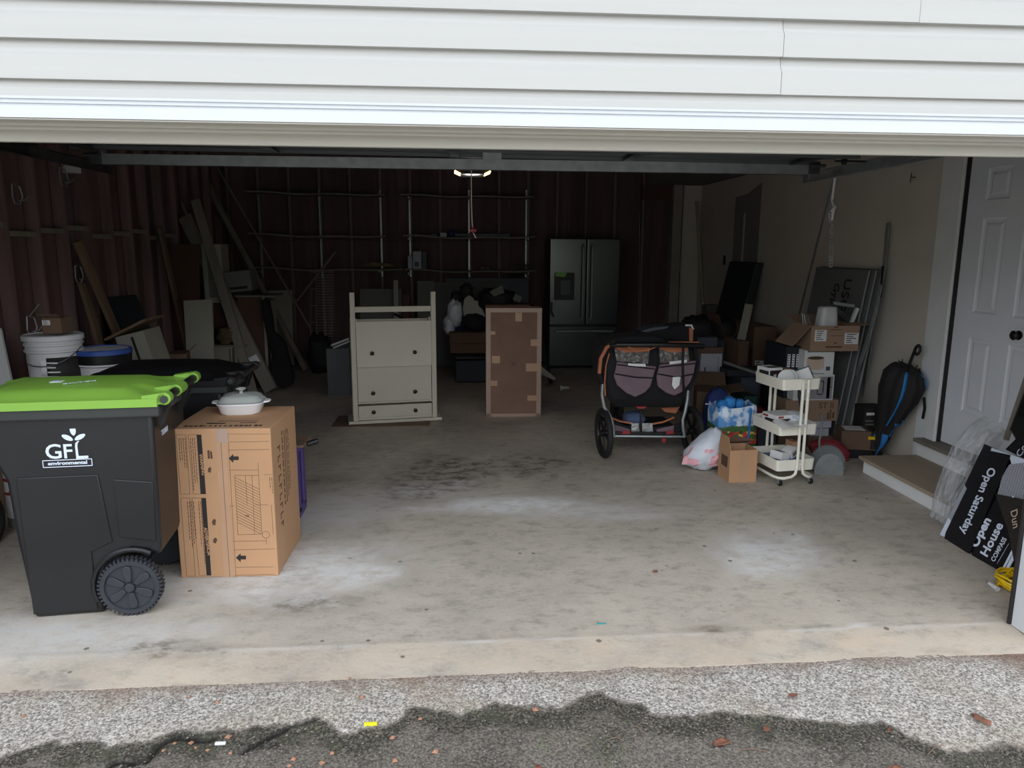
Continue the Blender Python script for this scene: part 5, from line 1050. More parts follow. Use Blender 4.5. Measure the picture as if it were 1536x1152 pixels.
# junk heap behind tall carton
t = cbox('storage_case', 'large dark plastic case on the floor behind the tall taped carton', 'case', PY(683, 585, 8.9).x, PY(735, 585, 8.9).x, 8.9, 9.4, 0, PY(683, 541, 8.9).z, m_dpan, partname='case_body', bevel=.02); 
T = TT(t); MB(T).box(-.2, -.262, .3, .2, -.25, .32).build('lid_seam', m_blk, t)
z1 = PY(683, 541, 8.9).z; za_ = PY(690, 529, 8.9).z
MB().box(PY(676, 530, 8.9).x, 8.92, z1, PY(745, 530, 8.9).x, 9.35, za_).build('dark_blanket', m_fab, label='folded dark blanket between the dark case and the flat cartons', cat='blanket', bevel=.02)
zc1 = PY(690, 515, 8.85).z; zc2 = PY(690, 499, 8.85).z
cbox('cardboard_box', 'lower flat brown carton on the dark blanket behind the taped carton', 'box', PY(675, 520, 8.85).x, PY(735, 520, 8.85).x, 8.85, 9.3, za_, zc1-.005, m_card2)
cbox('cardboard_box', 'upper flat brown carton of the pile behind the taped carton', 'box', PY(674, 520, 8.83).x, PY(742, 520, 8.83).x, 8.83, 9.28, zc1, zc2, m_card2)
c = PY(712, 486, 9.0); blob((c.x, 9.05, zc2+.10), (.17, .15, .11), m_dk, 'black_bag', label='rounded black bag on the flat cartons behind the taped carton', cat='bag', seed=21, p=1)
bp_ = [(697, 480), (694, 462), (697, 448), (703, 443), (709, 446), (712, 451), (717, 451), (718, 459), (724, 464), (728, 474), (727, 482)]
MB().slab([PY(x, y, 9.05) for x, y in bp_], V(0, .02, 0)).build('cutout_board', m_wcab, label='pale rounded cutout board standing in the junk heap', cat='cutout', bevel=.004)
for k, (x, y, r, m, l) in enumerate(((682, 470, (.09, .1, .16), m_bag, 'crumpled white plastic bag left of the pale cutout board'), (674, 488, (.07, .08, .12), m_bag, 'smaller crumpled white bag low in the junk heap'), (685, 449, (.07, .08, .10), m_dk, 'dark bag at the top left of the junk heap'), (700, 438, (.08, .08, .10), m_dk, 'dark bag behind the pale cutout board'), (745, 450, (.22, .15, .13), m_dk, 'wide dark heap of cloth behind the taped carton'), (690, 495, (.12, .1, .1), m_navy, 'dark blue bag low beside the flat cartons'))):
    c = PY(x, y, 9.15); blob((c.x, 9.2 if k > 1 else 9.1, c.z), r, m, 'junk_bag', label=l, cat='bag', seed=30+k, amp=.3)
MB().slab([PY(734, 438, 9.0), PY(753, 427, 9.0), PY(757, 439, 9.0), PY(741, 445, 9.0)], V(0, .05, 0)).build('tilted_frame', m_greyp, label='tilted pale frame lying on the junk heap behind the taped carton', cat='frame', bevel=.003)
c = PY(776, 447, 9.0); MB().ob(c, (.10, .06, .08), Matrix.Rotation(.4, 3, 'Y')).build('small_appliance', m_greyp, label='small pale gadget at the right end of the junk heap', cat='gadget', bevel=.008)
MB().slab([PY(729, 461.5, 8.9), PY(795, 461, 8.9), PY(795, 461, 8.9)+V(0, .4, 0), PY(729, 461, 8.9)+V(0, .4, 0)], V(0, 0, .03)).build('shelf_plank', m_oldw, label='wooden plank under the junk heap, just above the taped carton', cat='board')
zz = PY(729, 461, 8.9).z; MB().box(PY(760, 500, 9.0).x, 9.0, 0, PY(790, 500, 9.0).x, 9.3, zz).build('dark_cabinet', m_dpan, label='dark cabinet carrying the plank, hidden behind the taped carton', cat='cabinet')
# white vacuum-like thing at right of tall carton
t = thing('floor_tool', 'pale long-handled tool with wheeled head lying right of the taped carton', 'tool', (PY(840, 575, 8.2).x, 8.2, 0))
MB().slab([PY(808, 548, 8.5), PY(814, 551, 8.5), PY(835, 568, 8.5), PY(831, 571, 8.5), PY(808, 560, 8.5)], V(0, .05, 0)).build('arm', m_wcab, t, bevel=.006)
a = G(846, 585); MB().box(a.x-.05, 8.35, .01, a.x+.06, 8.48, .05).build('head', m_wcab, t, bevel=.01)
MB().cyl((a.x-.06, 8.32, .035), (a.x-.03, 8.32, .035), .035, n=16).build('wheel', m_wcab, t)
MB().bar(PY(812, 510, 8.9), V(PY(826, 566, 8.8).x, 8.8, 0), .05, .03).build('dark_pole', m_dpan, label='dark slanting pole between the taped carton and refrigerator', cat='pole')
MB().tube([PY(828, 454, 9.8), PY(827, 466, 9.78), PY(829, 472, 9.78), PY(831, 475, 9.78)], .012, 6).build('hanging_strap', m_blk, label='black strap hanging on the left edge of the refrigerator', cat='strap')
MB().cyl(PY(960, 320, BY-.03)+V(0, 0, 0), PY(957, 490, BY-.03), .012, n=8).build('conduit', m_steel, label='thin dark conduit on the back wall right of the refrigerator', cat='pipe')
p = PY(591, 470, 7.6)
MB().tube([PY(591, 471, 8.6), PY(598, 474, 8.6), PY(606, 480, 8.6), V(PY(608, 486, 8.6).x, 8.6, 0)], .015, 6).build('curved_tool', m_blk, label='dark curved handle seen between the cream cabinet legs', cat='handle')

# ================================================================ RIGHT SIDE CLUTTER
m_wht2 = mat('white_carton', (184, 184, 196), .6, var=.03)
pbox('tall_carton', 'tall white carton standing right of the stroller', 'box', 1046, 530, 1084, 640, 6.75, .3, m_wht2, floor=True, labels=[(.1, .3, .55, .45)], prints=[(.18, .6, .24, .8, m_slate), (.8, .05, .82, .95, m_greyp)])
zt = PY(1046, 530, 6.75).z
cbox('cardboard_box', 'flat brown box lying on the tall white carton', 'box', PY(1044, 530, 6.7).x, PY(1086, 530, 6.7).x, 6.72, 7.03, zt, zt+.06, m_card2)
cbox('grey_case', 'grey flat case on top of the flat brown box right of the stroller', 'case', PY(1046, 520, 6.75).x, PY(1076, 520, 6.75).x, 6.75, 7.0, zt+.06, zt+.15, m_slate, partname='case_body')
c = PY(1052, 500, 7.1); blob((c.x, 7.3, zt+.17), (.18, .14, .1), m_dk, 'dark_bag', label='dark bag heaped behind the grey flat case', cat='bag', seed=41)
MB().box(c.x-.15, 7.1, 0, c.x+.25, 7.5, zt+.08).build('storage_crate', m_dpan, label='dark crate behind the tall white carton', cat='crate', bevel=.01)
pbox('cardboard_box', 'brown open box behind the printed shopping bag', 'box', 1050, 588, 1102, 668, 6.0, .35, m_card2, floor=True, rz=radians(-14), flaps=[('b', 30, .18), ('r', 10, .12)])
c = G(1070, 670); blob((c.x-.02, 5.75, .26), (.11, .09, .26), m_navy, 'navy_bag', label='navy blue fabric bag between the stroller and printed shopping bag', cat='bag', seed=42, amp=.12)
MB().tube([PY(1058, 606, 5.62), PY(1066, 606, 5.60), PY(1074, 612, 5.62)], .006, 6).build('bag_strap', m_paper, label='white strap across the navy blue bag', cat='strap')
# printed shopping bag
a = PY(1074, 668, 5.32); b = PY(1137, 668, 5.32); zt = PY(1100, 612, 5.32).z
t = thing('shopping_bag', 'tall shopping bag printed with sky, vegetables and a blue strap', 'shopping bag', ((a.x+b.x)/2, 5.45, 0), radians(5)); T = TT(t)
def bagm(t_, b_):
    tcn = nod(t_, 'ShaderNodeTexCoord'); sp2 = nod(t_, 'ShaderNodeSeparateXYZ'); t_.links.new(tcn.outputs['Object'], sp2.inputs[0])
    n1 = nod(t_, 'ShaderNodeTexNoise', Scale=9, Detail=3); t_.links.new(tcn.outputs['Object'], n1.inputs['Vector'])
    h = mmul(t_, mmul(t_, sp2.outputs['Z'], 1/zt), mmul(t_, n1.outputs['Fac'], .16), 'ADD')
    n2 = nod(t_, 'ShaderNodeTexNoise', Scale=14, Detail=4); t_.links.new(tcn.outputs['Object'], n2.inputs['Vector'])
    v = nod(t_, 'ShaderNodeTexVoronoi', Scale=34); t_.links.new(tcn.outputs['Object'], v.inputs['Vector'])
    sh = nod(t_, 'ShaderNodeSeparateColor'); t_.links.new(v.outputs['Color'], sh.inputs[0])
    veg = nod(t_, 'ShaderNodeValToRGB'); veg.color_ramp.interpolation = 'CONSTANT'; t_.links.new(sh.outputs[0], veg.inputs[0])
    cs_ = [(0, (66, 116, 52)), (.3, (48, 84, 42)), (.42, (226, 206, 110)), (.6, (206, 72, 52)), (.75, (166, 54, 78)), (.86, (230, 200, 96))]
    el = veg.color_ramp.elements; el[0].color = (*[lin(c) for c in cs_[0][1]], 1); el[1].position = .3; el[1].color = (*[lin(c) for c in cs_[1][1]], 1)
    for p_, c_ in cs_[2:]: e2 = el.new(p_); e2.color = (*[lin(c) for c in c_], 1)
    sky = mixc(t_, ramp(t_, n2.outputs['Fac'], .42, .6), (84, 140, 200), (214, 226, 238))
    c = mixc(t_, ramp(t_, h, .36, .39), (222, 178, 104), veg.outputs[0])
    c = mixc(t_, ramp(t_, h, .66, .68), c, (66, 100, 54)); c = mixc(t_, ramp(t_, h, .74, .77), c, sky)
    t_.links.new(c, b_.inputs['Base Color']); b_.inputs['Roughness'].default_value = .4
m_bagp = attr_mat('bag_print', bagm); m_bagp.node_tree.nodes['Principled BSDF']
w = (b.x-a.x)/2; 
def bagring(z, k, am): return [V(w*k*(abs(cos(th))**.45)*(1 if cos(th) > 0 else -1), .13*k*(abs(sin(th))**.45)*(1 if sin(th) > 0 else -1), z+am*noise.noise(V(cos(th)*2, sin(th)*2, 3)))+V(.012*noise.noise(V(cos(th)*3, z*8, 0)), .018*noise.noise(V(cos(th)*4, z*9, 5)), 0) for th in [2*pi*i/48 for i in range(48)]]
MB(T).loft([bagring(0, .85, 0), bagring(.03, .93, 0), bagring(zt*.3, 1, 0), bagring(zt*.6, 1.02, 0), bagring(zt*.85, 1.0, .02), bagring(zt, .98, .05), bagring(zt-.04, .92, .05)]).build('bag_body', m_bagp, t, smooth=True, ang=70)
MB(T).tube([V(w*.48, -.135, zt-.01), V(w*.45, -.142, zt*.6), V(w*.36, -.142, zt*.3), V(w*.3, -.135, .02)], .009, 6).build('strap', m_sky, t)
for x, z, r in ((-.03, zt+.015, .045), (-.09, zt-.01, .045), (.05, zt-.0, .04)):
    o = T @ V(x, 0, z); blob(o, (r, r, r*1.1), m_sky, 'contents', t, amp=.35, seed=int(x*100), nu=16, nv=10)
# white bag of clothes
c = G(1056, 704); t = blob((c.x+.0, 5.22, .16), (.185, .12, .16), m_bag, 'plastic_bag', amp=.14, seed=50, p=1, label='translucent white plastic bag with pink print, slumped left of the open carton', cat='bag')
for v in t.data.vertices:
    k = max(0, min(1, v.co.z/.32)); v.co.x = v.co.x*(1.25-.85*k)+.08*k-.02; v.co += v.normal*.012*noise.noise(v.co*22)
q = MB(); 
me = t.data; lc_ = t.location
for p_ in me.polygons:
    cc_ = p_.center
    if cc_.y < -.02 and .05 < cc_.z < .18 and -.17 < cc_.x < .10 and noise.noise(V(cc_.x*9, cc_.z*11, 4)) > -.12:
        q.add([me.vertices[i].co+lc_+p_.normal*.002 for i in p_.vertices], [tuple(range(len(p_.vertices)))])
if q.v: 
    WMX[t.name] = Matrix.Translation(t.location); q.build('pink_print', m_pink, t, nrm=False)
# small open carton in front
a = G(1085, 715); b1_ = G(1102, 727); c1 = G(1133, 723)
t = cbox('cardboard_box', 'small open brown carton standing in front of the printed shopping bag', 'box', b1_.x-.035, c1.x+.0, 4.90, 5.09, 0, .235, m_card, rz=radians(4), hollow=True, flaps=[('f', 150, .0001)], prints=[(.38, 0, .68, 1, m_tape)])
T = TT(t); w = (c1.x+.0-(b1_.x-.035))/2
MB(T).slab([V(-w, -.095, .235), V(-w, .095, .235), V(-w-.01, .05, .33), V(-w-.01, -.07, .33)], V(.004, 0, 0)).build('flap', m_card, t)
MB(T).slab([V(-w+.01, .095, .235), V(w, .095, .235), V(w+.02, .02, .27), V(-w+.09, .04, .31)], V(0, 0, .004)).build('flap', m_card2, t)
MB(T).slab([V(-w-.001, -.06, .10), V(-w-.001, .04, .10), V(-w-.001, .04, .18), V(-w-.001, -.06, .18)], V(-.001, 0, 0)).build('printed_panel', m_inkb, t)
# dark boxes mid-right
pbox('cardboard_box', 'large dark brown box with a pale label, behind the utility cart', 'box', 1122, 490, 1166, 640, 7.2, .5, m_card2, floor=True, labels=[(.12, .42, .5, .6)])
pbox('cardboard_box', 'upright dark cardboard piece left of the large labelled box', 'box', 1096, 512, 1121, 640, 7.0, .3, m_card2, floor=True, rz=radians(10))
pbox('open_carton', 'dark open carton with raised flaps at the right wall rear', 'box', 1080, 505, 1102, 640, 7.6, .4, m_card2, floor=True, flaps=[('l', 70, .25), ('r', 50, .2)])
pbox('grey_box', 'low dark grey case behind the printed shopping bag', 'case', 1108, 566, 1142, 640, 6.5, .35, m_slate, floor=True, partname='case_body')
zt = PY(1108, 566, 6.5).z; p = PY(1118, 558, 6.5); MB().box(p.x-.15, 6.55, zt, p.x+.25, 6.8, zt+.06).build('grey_tray', m_dpan, label='dark tray lying on the low grey case', cat='tray', bevel=.004)
MB().bar(PY(1086, 543, 6.5), PY(1142, 562, 6.2), .02, .02).build('thin_pole', m_galv, label='thin pale pole slanting from the white carton to the utility cart', cat='pole')
pbox('green_box', 'dark green box behind the printed shopping bag', 'box', 1114, 594, 1136, 640, 5.95, .2, m_teal, floor=True, labels=[(.2, .55, .9, .75)])
c = PY(1142, 603, 5.9); blob((c.x, 6.0, .22), (.08, .1, .09), m_dkred, 'red_bag', label='dark red bag left behind the utility cart middle tray', cat='bag', seed=60)
MB().box(c.x-.1, 5.86, 0, c.x+.1, 6.14, .135).build('support_box', m_card2, label='brown box hidden under the dark red bag behind the cart', cat='box')
pbox('grey_tote', 'blue-grey plastic tote on the floor behind the utility cart', 'tote', 1134, 636, 1166, 690, 5.55, .25, m_slate, floor=True, partname='tote_body')
for k in range(6): pass
# right stack
zA = PY(1240, 655, 5.75).z; zB = PY(1240, 632, 5.75).z; zC = PY(1240, 600, 5.75).z; zD = PY(1240, 562, 5.75).z; zE = PY(1240, 525.5, 5.75).z; zF = PY(1240, 488, 5.75).z
X = lambda x, Y=5.75: PY(x, 580, Y).x
zz1 = (zA+zB)/2+.005
cbox('cardboard_box', 'low brown box at the floor under the right-hand stack', 'box', X(1222), X(1262), 5.78, 6.1, 0, zA, m_card2, labels=[(.6, .3, .75, .7)])
cbox('white_box', 'lower of two plain white boxes in the right-hand stack', 'box', X(1224), X(1251), 5.77, 6.05, zA, zz1-.005, m_wht2)
cbox('white_box', 'upper of two plain white boxes in the right-hand stack', 'box', X(1222), X(1254), 5.77, 6.08, zz1, zB, m_wht2)
cbox('cardboard_box', 'wide brown carton with dark print, midway in the right-hand stack', 'box', X(1182), X(1261), 5.76, 6.1, zB, zC, m_card5, texts=[('ST II', .77, .72, .07, m_inkb)], prints=[(.85, .1, .87, .55, m_inkb), (.8, .1, .83, .4, m_inkb), (.90, .15, .93, .4, m_inkb)])
t = cbox('lantern_box', 'white carton with a black lantern picture in the right-hand stack', 'box', X(1190), X(1250), 5.74, 6.0, zC, zD, m_paper, prints=[(.42, .05, .96, .93, mat('photo_grey', (150, 146, 152), .4)), (.82, .08, .9, .9, m_slate), (.58, .25, .60, .8, m_ink), (.72, .28, .74, .78, m_ink), (.58, .74, .74, .78, m_ink), (.60, .22, .72, .26, m_ink), (.86, .5, .95, .54, m_ink)])
t = cbox('lamp_box', 'white carton picturing a drum ceiling lamp, above the lantern carton', 'box', X(1203), X(1247), 5.74, 6.0, zD, zE, m_paper, prints=[(.08, .93, .98, .99, m_greyp), (.74, .18, .88, .34, m_slate), (.1, .04, .7, .07, m_greyp)]); T = TT(t)
w_ = (X(1247)-X(1203))/2; h = zE-zD; q = MB(T)
q.slab([V(-.02-w_*.1+.075*cos(a)*1, -.1315, h*.5+(.035 if sin(a) > 0 else -.04)+.018*sin(a)) for a in [2*pi*k/24 for k in range(24)]], V(0, .001, 0)).build('printed_lamp', m_tan2, t)
MB(T).slab([V(-.02-w_*.1+.068*cos(a), -.133, h*.5+.040+.014*sin(a)) for a in [2*pi*k/20 for k in range(20)]], V(0, .001, 0)).build('printed_shade', m_inkb, t)
t = cbox('cardboard_box', 'open brown carton with two white labels, top of the right-hand stack', 'box', X(1206), X(1277), 5.70, 6.02, zE, zF, m_card5, hollow=True, labels=[(.08, .40, .32, .84), (.70, .28, .98, .72)], flaps=[('l', -48, .22), ('r', 8, .08), ('b', 20, .15)], prints=[(.46, .93, .56, .97, m_inkb), (.4, .84, .62, .87, m_inkb), (.42, .6, .66, .62, m_inkb), (.48, .3, .55, .34, m_inkb), (.32, .14, .66, .20, m_inkb)])
pbox('black_carton', 'black carton with three white labels, left of the lamp carton', 'box', 1174, 520, 1203, 600, 5.85, .3, mat('navy_black_card', (26, 32, 42), .6), labels=[(.12, .62, .30, .86), (.42, .62, .58, .86), (.70, .62, .88, .86)], floor=False)
a = PY(1174, 600, 5.85); MB().box(a.x, 5.88, 0, a.x+.2, 6.12, a.z).build('support_box', m_card2, label='brown box hidden under the black carton behind the cart', cat='box')
pbox('black_crate', 'dark crate left behind the black three-label carton', 'crate', 1161, 516, 1184, 640, 6.3, .3, m_dpan, floor=True, partname='crate_body')
# things in the top carton
c = PY(1237, 480, 5.86); MB().loft([[V(c.x+a_*(1-.25*k*k), 5.82+b_*(1-.2*k), zE+.08+k*(PY(1237, 459, 5.86).z-zE-.08)) for a_, b_ in ((-.085, -.03), (-.06, -.06), (.06, -.06), (.085, -.03), (.085, .06), (-.085, .06))] for k in (0, .35, .7, .88, 1)]).build('plastic_housing', m_bucket, label='rounded white plastic housing sticking out of the top carton', cat='lamp shade', bevel=.015, seg=3, smooth=True)
for k in range(4): MB().cyl(PY(1205+k*3.2, 486, 5.84), PY(1203+k*3.0, 470+k*1.5, 5.84+.02*k), .005, n=6).build('metal_rod', m_silver, label='thin metal rod at the left in the top carton, %s of four' % ['first', 'second', 'third', 'last'][k], cat='rod', group='rods in the top carton')
t = thing('folding_frame', 'white and grey angled metal frame sticking out of the top carton', 'frame', (PY(1265, 486, 5.9).x, 5.9, zE+.1))
MB().bar(PY(1250, 454.5, 5.9), PY(1281, 459, 5.9), .02, .025).build('top_arm', m_silver, t); MB().bar(PY(1286, 462, 5.9), PY(1277, 484, 5.9), .028, .025).build('side_arm', m_paper, t); MB().bar(PY(1249, 460, 5.92), PY(1276, 484, 5.92), .025, .045).build('cross_arm', m_steel, t)
# drywall sheets on right wall
p = PX(1226, 401, RX-.09); q_ = PX(1306, 404, RX-.09); r_ = PX(1318, 405, RX-.09)
def dsh(name, label, y0, y1, z1, x_top, x_bot, m, th=.013):
    return MB().slab([V(x_top, y0, z1), V(x_top, y1, z1), V(x_bot, y1, 0.0), V(x_bot, y0, 0.0)], V(th, 0, 0)).build(name, m, label=label, cat='wall board', bevel=.001, seg=1)
s1 = dsh('drywall_sheet', 'dark grey wallboard with rotated dark letters leaning on the right wall, frontmost', q_.y, p.y, p.z, RX-.10, RX-.30, m_drys)
dsh('drywall_sheet', 'second wallboard behind the lettered one, showing a pale edge', q_.y-.06, p.y, p.z+.005, RX-.075, RX-.272, m_drys)
dsh('drywall_sheet', 'rearmost wallboard of the three on the right wall', r_.y-.02, p.y, p.z+.01, RX-.05, RX-.245, m_drys)
mid = V(RX-.136, 6.36, 1.18); dn = V(-.137, 0, -1)
for (yy, xt, xb) in ((q_.y, RX-.10, RX-.30), (q_.y-.06, RX-.075, RX-.272), (r_.y-.02, RX-.05, RX-.245)):
    MB().slab([V(xt-.001, yy-.004, p.z), V(xt-.001, yy+.007, p.z), V(xb-.001, yy+.007, 0.004), V(xb-.001, yy-.004, 0.004)], V(.008, 0, 0)).build('board_edge', m_drye, s1)
text('USG', .17, m_ink, s1, frame(V(RX-.140, 6.20, 1.24), V(-.137, 0, -1), V(0, -1, 0)), align='CENTER', sx=.9)
text('Gyp', .13, m_ink, s1, frame(V(RX-.140, 6.37, 1.24), V(-.137, 0, -1), V(0, -1, 0)), sx=.9)
# metal studs leaning
m_rail = mat('rail_metal', (160, 168, 168), .45, .5, var=.1)
def rail(label, pts, w=.045, th=.02, m=m_rail):
    q = MB()
    for a_, b_ in zip(pts[:-1], pts[1:]): q.bar(a_, b_, w, .006, (1, 0, .1)).bar(V(*a_)+V(.012, w/2, 0), V(*b_)+V(.012, w/2, 0), .004, th, (1, 0, .1))
    q.build('metal_rail', m, label=label, cat='metal rail')
rail('tall bent metal rail leaning highest on the right wall', [PX(1332, 334, RX-.03), PX(1326, 400, RX-.05), PX(1313, 470, RX-.12), PX(1290, 545, RX-.22), G(1262, 640)])
rail('metal rail leaning low on the right wall, nearest the umbrella', [PX(1306, 520, RX-.1), G(1284, 650)], .03)
rail('metal rail in the middle of the low leaning bundle on the right wall', [PX(1301, 495, RX-.1), G(1272, 648)], .035)
rail('metal rail leftmost in the low leaning bundle beside the carton stack', [PX(1290, 490, RX-.14), G(1250, 640)], .035)
rail('pair of pale rail ends seen between the lamp carton and wallboard', [PX(1262, 520, RX-.2), G(1236, 640)], .03)
MB().box(PX(1326, 365, RX-.08).x, PX(1326, 385, RX-.08).y-.01, 1.25, PX(1326, 365, RX-.08).x+.004, PX(1326, 385, RX-.08).y+.02, 1.5).build('rail_label', m_ink, label='black sticker on the tall bent metal rail', cat='sticker')
# poles, hanging strap, folded table
a = PX(1252, 262, RX-.75); b = PX(1196, 482, RX-.1)
MB().cyl(V(RX-.5, PX(1252, 262, RX-.5).y, PX(1252, 262, RX-.5).z), b, .010, n=8).build('slanting_pole', m_silver, label='thin grey pole slanting down from the right overhead track', cat='pole', smooth=True)
t = thing('perforated_strap', 'perforated galvanised hanger strap dangling from the right overhead track', 'strap', PX(1246, 400, RX-.93)); 
c0 = PX(1248, 300, RX-.93); c1 = PX(1246, 400, RX-.93); q = MB(); n = 22
for s_ in (-.012, .012): q.bar(c0+V(s_, 0, 0), c1+V(s_, 0, 0), .005, .003)
for k in range(n): pp = c0.lerp(c1, k/(n-1)); q.box(pp.x-.012, pp.y-.0015, pp.z-.005, pp.x+.012, pp.y+.0015, pp.z+.005)
q.build('strap', m_galv, t)
MB().tube([PX(1253, 264, RX-.93), c0, PX(1251, 310, RX-.93), PX(1248, 330, RX-.93)], .008, 6).tube([PX(1253, 310, RX-.93), PX(1245, 320, RX-.93), PX(1246, 335, RX-.93)], .010, 6).build('plastic_tie', m_film if 0 else m_bucket, t)
p = PX(1092, 392, RX-.12); q_ = PX(1132, 394, RX-.12)
MB().slab([V(RX-.10, q_.y, p.z), V(RX-.10, p.y, p.z), V(RX-.42, p.y, 0), V(RX-.42, q_.y, 0)], V(.09, 0, 0)).build('folded_mattress', m_dpan, label='tall dark folded pad leaning on the right wall at the rear', cat='folded pad', bevel=.01)
p = PX(1118, 455, RX-.6); MB().bar(V(p.x, p.y-.1, p.z), V(p.x-.15, p.y-.1, p.z-.9), .10, .02, (1, .3, 0)).build('pale_board', m_wcab, label='short pale board in front of the dark folded pad', cat='board')
MB().cyl(PY(1045, 302, BY-.12), PY(1057, 500, BY-.45), .022, n=10).build('white_pole', m_wcab, label='slim pale pole leaning in the rear right corner', cat='pole', smooth=True)
MB().cyl(PY(1071, 462, 10.1), PY(1069, 500, 10.1), .012, n=8).build('dark_rod', m_blk, label='short dark rod beside the pale pole in the rear right corner', cat='rod')
MB().box(PY(1060, 460, 9.6).x, 9.6, 0, PY(1078, 460, 9.6).x, 9.8, PY(1060, 458, 9.6).z).build('grey_locker', m_drys, label='plain grey upright box in the rear right corner', cat='cabinet', bevel=.005)
for k, (x, y, Y, r, m) in enumerate(((1095, 500, 7.6, (.16, .15, .12), m_dk), (1070, 492, 7.9, (.25, .2, .12), m_dk))):
    c = PY(x, y, Y); blob((c.x, Y+.2, c.z), r, m, 'dark_heap', label=['dark heap of cloth left of the large labelled box', 'wide dark heap behind the stroller canopy'][k], cat='cloth', seed=70+k, amp=.3)
    MB().box(c.x-.1, Y+.15, 0, c.x+.1, Y+.35, c.z-r[2]*.9).build('support_box', m_dpan, label=['dark box under the heap left of the large labelled box', 'dark box under the wide heap behind the stroller'][k], cat='box')
# umbrella
t = thing('umbrella', 'large closed black and blue umbrella leaning upside down on the right wall', 'umbrella', (RX-.25, 5.42, 0)); 
tip = V(RX-.20, 5.43, .02); top = PX(1362, 552, RX-.13); ax_ = (top-tip); L_ = ax_.length; axn = ax_.normalized(); e1 = V(0, 1, 0); e1 = (e1-axn*e1.dot(axn)).normalized(); e2 = axn.cross(e1)
prof = [(0, .014), (.10, .035), (.24, .062), (.34, .060), (.50, .10), (.72, .148), (.88, .155), (.97, .12), (1.0, .10)]
m_umb = mat('umbrella_fabric', (38, 35, 36), .8, var=.2, bump=.2)
fi = max(range(48), key=lambda i: (e1*cos(2*pi*i/48)*1.15+e2*sin(2*pi*i/48)*.75).dot(CC-tip))
for par, (a0, a1), m, nm_ in ((t, (0, 48), m_umb, 'canopy'),):
    n = 48; rings = []
    for u, r in prof:
        rings.append([tip+axn*(L_*u)+(e1*cos(2*pi*i/n)*1.15+e2*sin(2*pi*i/n)*.75)*(r*(1+.14*sin(8*2*pi*i/n+u*3)+.05*noise.noise(V(i, u*6, 0)))) for i in range(n)])
    MB().loft(rings).build(nm_, m, par, smooth=2)
for k, (of_, ua, ub, ww) in enumerate(((-3, .40, 1.0, 1.7), (4, .30, .46, 5.5), (8, .40, .50, 3), (-1, .02, .30, 6), (9, .90, 1.0, 6))):
    i0 = fi+of_; q = MB(); n = 48
    def up(u, v):
        uu = ua+(ub-ua)*u; j = min(len(prof)-2, [i_ for i_, (a_, _) in enumerate(prof) if a_ <= uu][-1]); a_, b_ = prof[j], prof[j+1]; r = a_[1]+(b_[1]-a_[1])*(uu-a_[0])/(b_[0]-a_[0]+1e-9)
        i = i0+(v-.5)*ww*(1-.5*(1-u))+1.5*sin(u*3); return tip+axn*(L_*uu)+(e1*cos(2*pi*i/n)*1.15+e2*sin(2*pi*i/n)*.75)*(r*(1.06+.14*sin(8*2*pi*i/n+uu*3))+.003)
    q.grid(16, 2, up).build('blue_stripe', m_sky, t, smooth=True, solid=.002)
for k in range(8): a = 2*pi*k/8; MB().cyl(top+(e1*cos(a)*1.15+e2*sin(a)*.75)*.075, top+(e1*cos(a)*1.15+e2*sin(a)*.75)*.085+axn*.03, .004, n=6).build('rib_tip', m_blk, t)
MB().cyl(top-axn*.05, top+axn*.06, .011, n=10).build('shaft', m_blk, t)
hp = top+axn*.03; MB().tube([hp, hp+axn*.10]+[hp+axn*(.13+.035*sin(a))+e1*(-.028+.028*cos(a)) for a in [radians(k*30) for k in range(0, 12)]], .011, 8).build('handle', m_blk, t, smooth=True)
MB().tube([PX(1386, 596, RX-.04), PX(1387, 612, RX-.03), PX(1384, 628, RX-.03)], .010, 6).build('tie_strap', m_blk, t)
# black carton + tilted brown box near step
cbox('black_carton', 'black carton with white print standing behind the umbrella', 'box', PY(1293, 660, 5.62).x, PY(1324, 660, 5.62).x, 5.62, 5.78, 0, PY(1300, 611, 5.62).z, m_ink, labels=[(.74, .72, .88, .86)], prints=[(.10, .82, .48, .88, m_paper), (.08, .68, .45, .71, m_greyp), (.08, .60, .5, .63, m_greyp)])
a = G(1312, 683); 
t = cbox('cardboard_box', 'brown shipping box with black tape, lying between the pleated fan and umbrella', 'box', a.x-.30, a.x+.02, 5.42, 5.64, .07, .22, m_card2, rz=radians(-14), labels=[]); T = TT(t)
MB(T).box(.06, -.1125, .01, .13, -.11, .151).box(.06, -.1125, .15, .13, .1, .152).build('black_tape', m_ink, t); MB(T).box(.04, -.114, .09, .09, -.112, .115).build('yellow_sticker', m_yel, t); MB(T).box(-.12, -.07, .15, .03, .08, .1515).build('paper_label', m_paper, t)
MB(T).box(.075, -.1135, .122, .118, -.1125, .132).build('printed_mark', m_sky, t)
MB().box(a.x-.25, 5.44, 0, a.x+.02, 5.62, .068).build('storage_tray', m_dk, label='flat dark tray under the brown shipping box', cat='tray', bevel=.01)
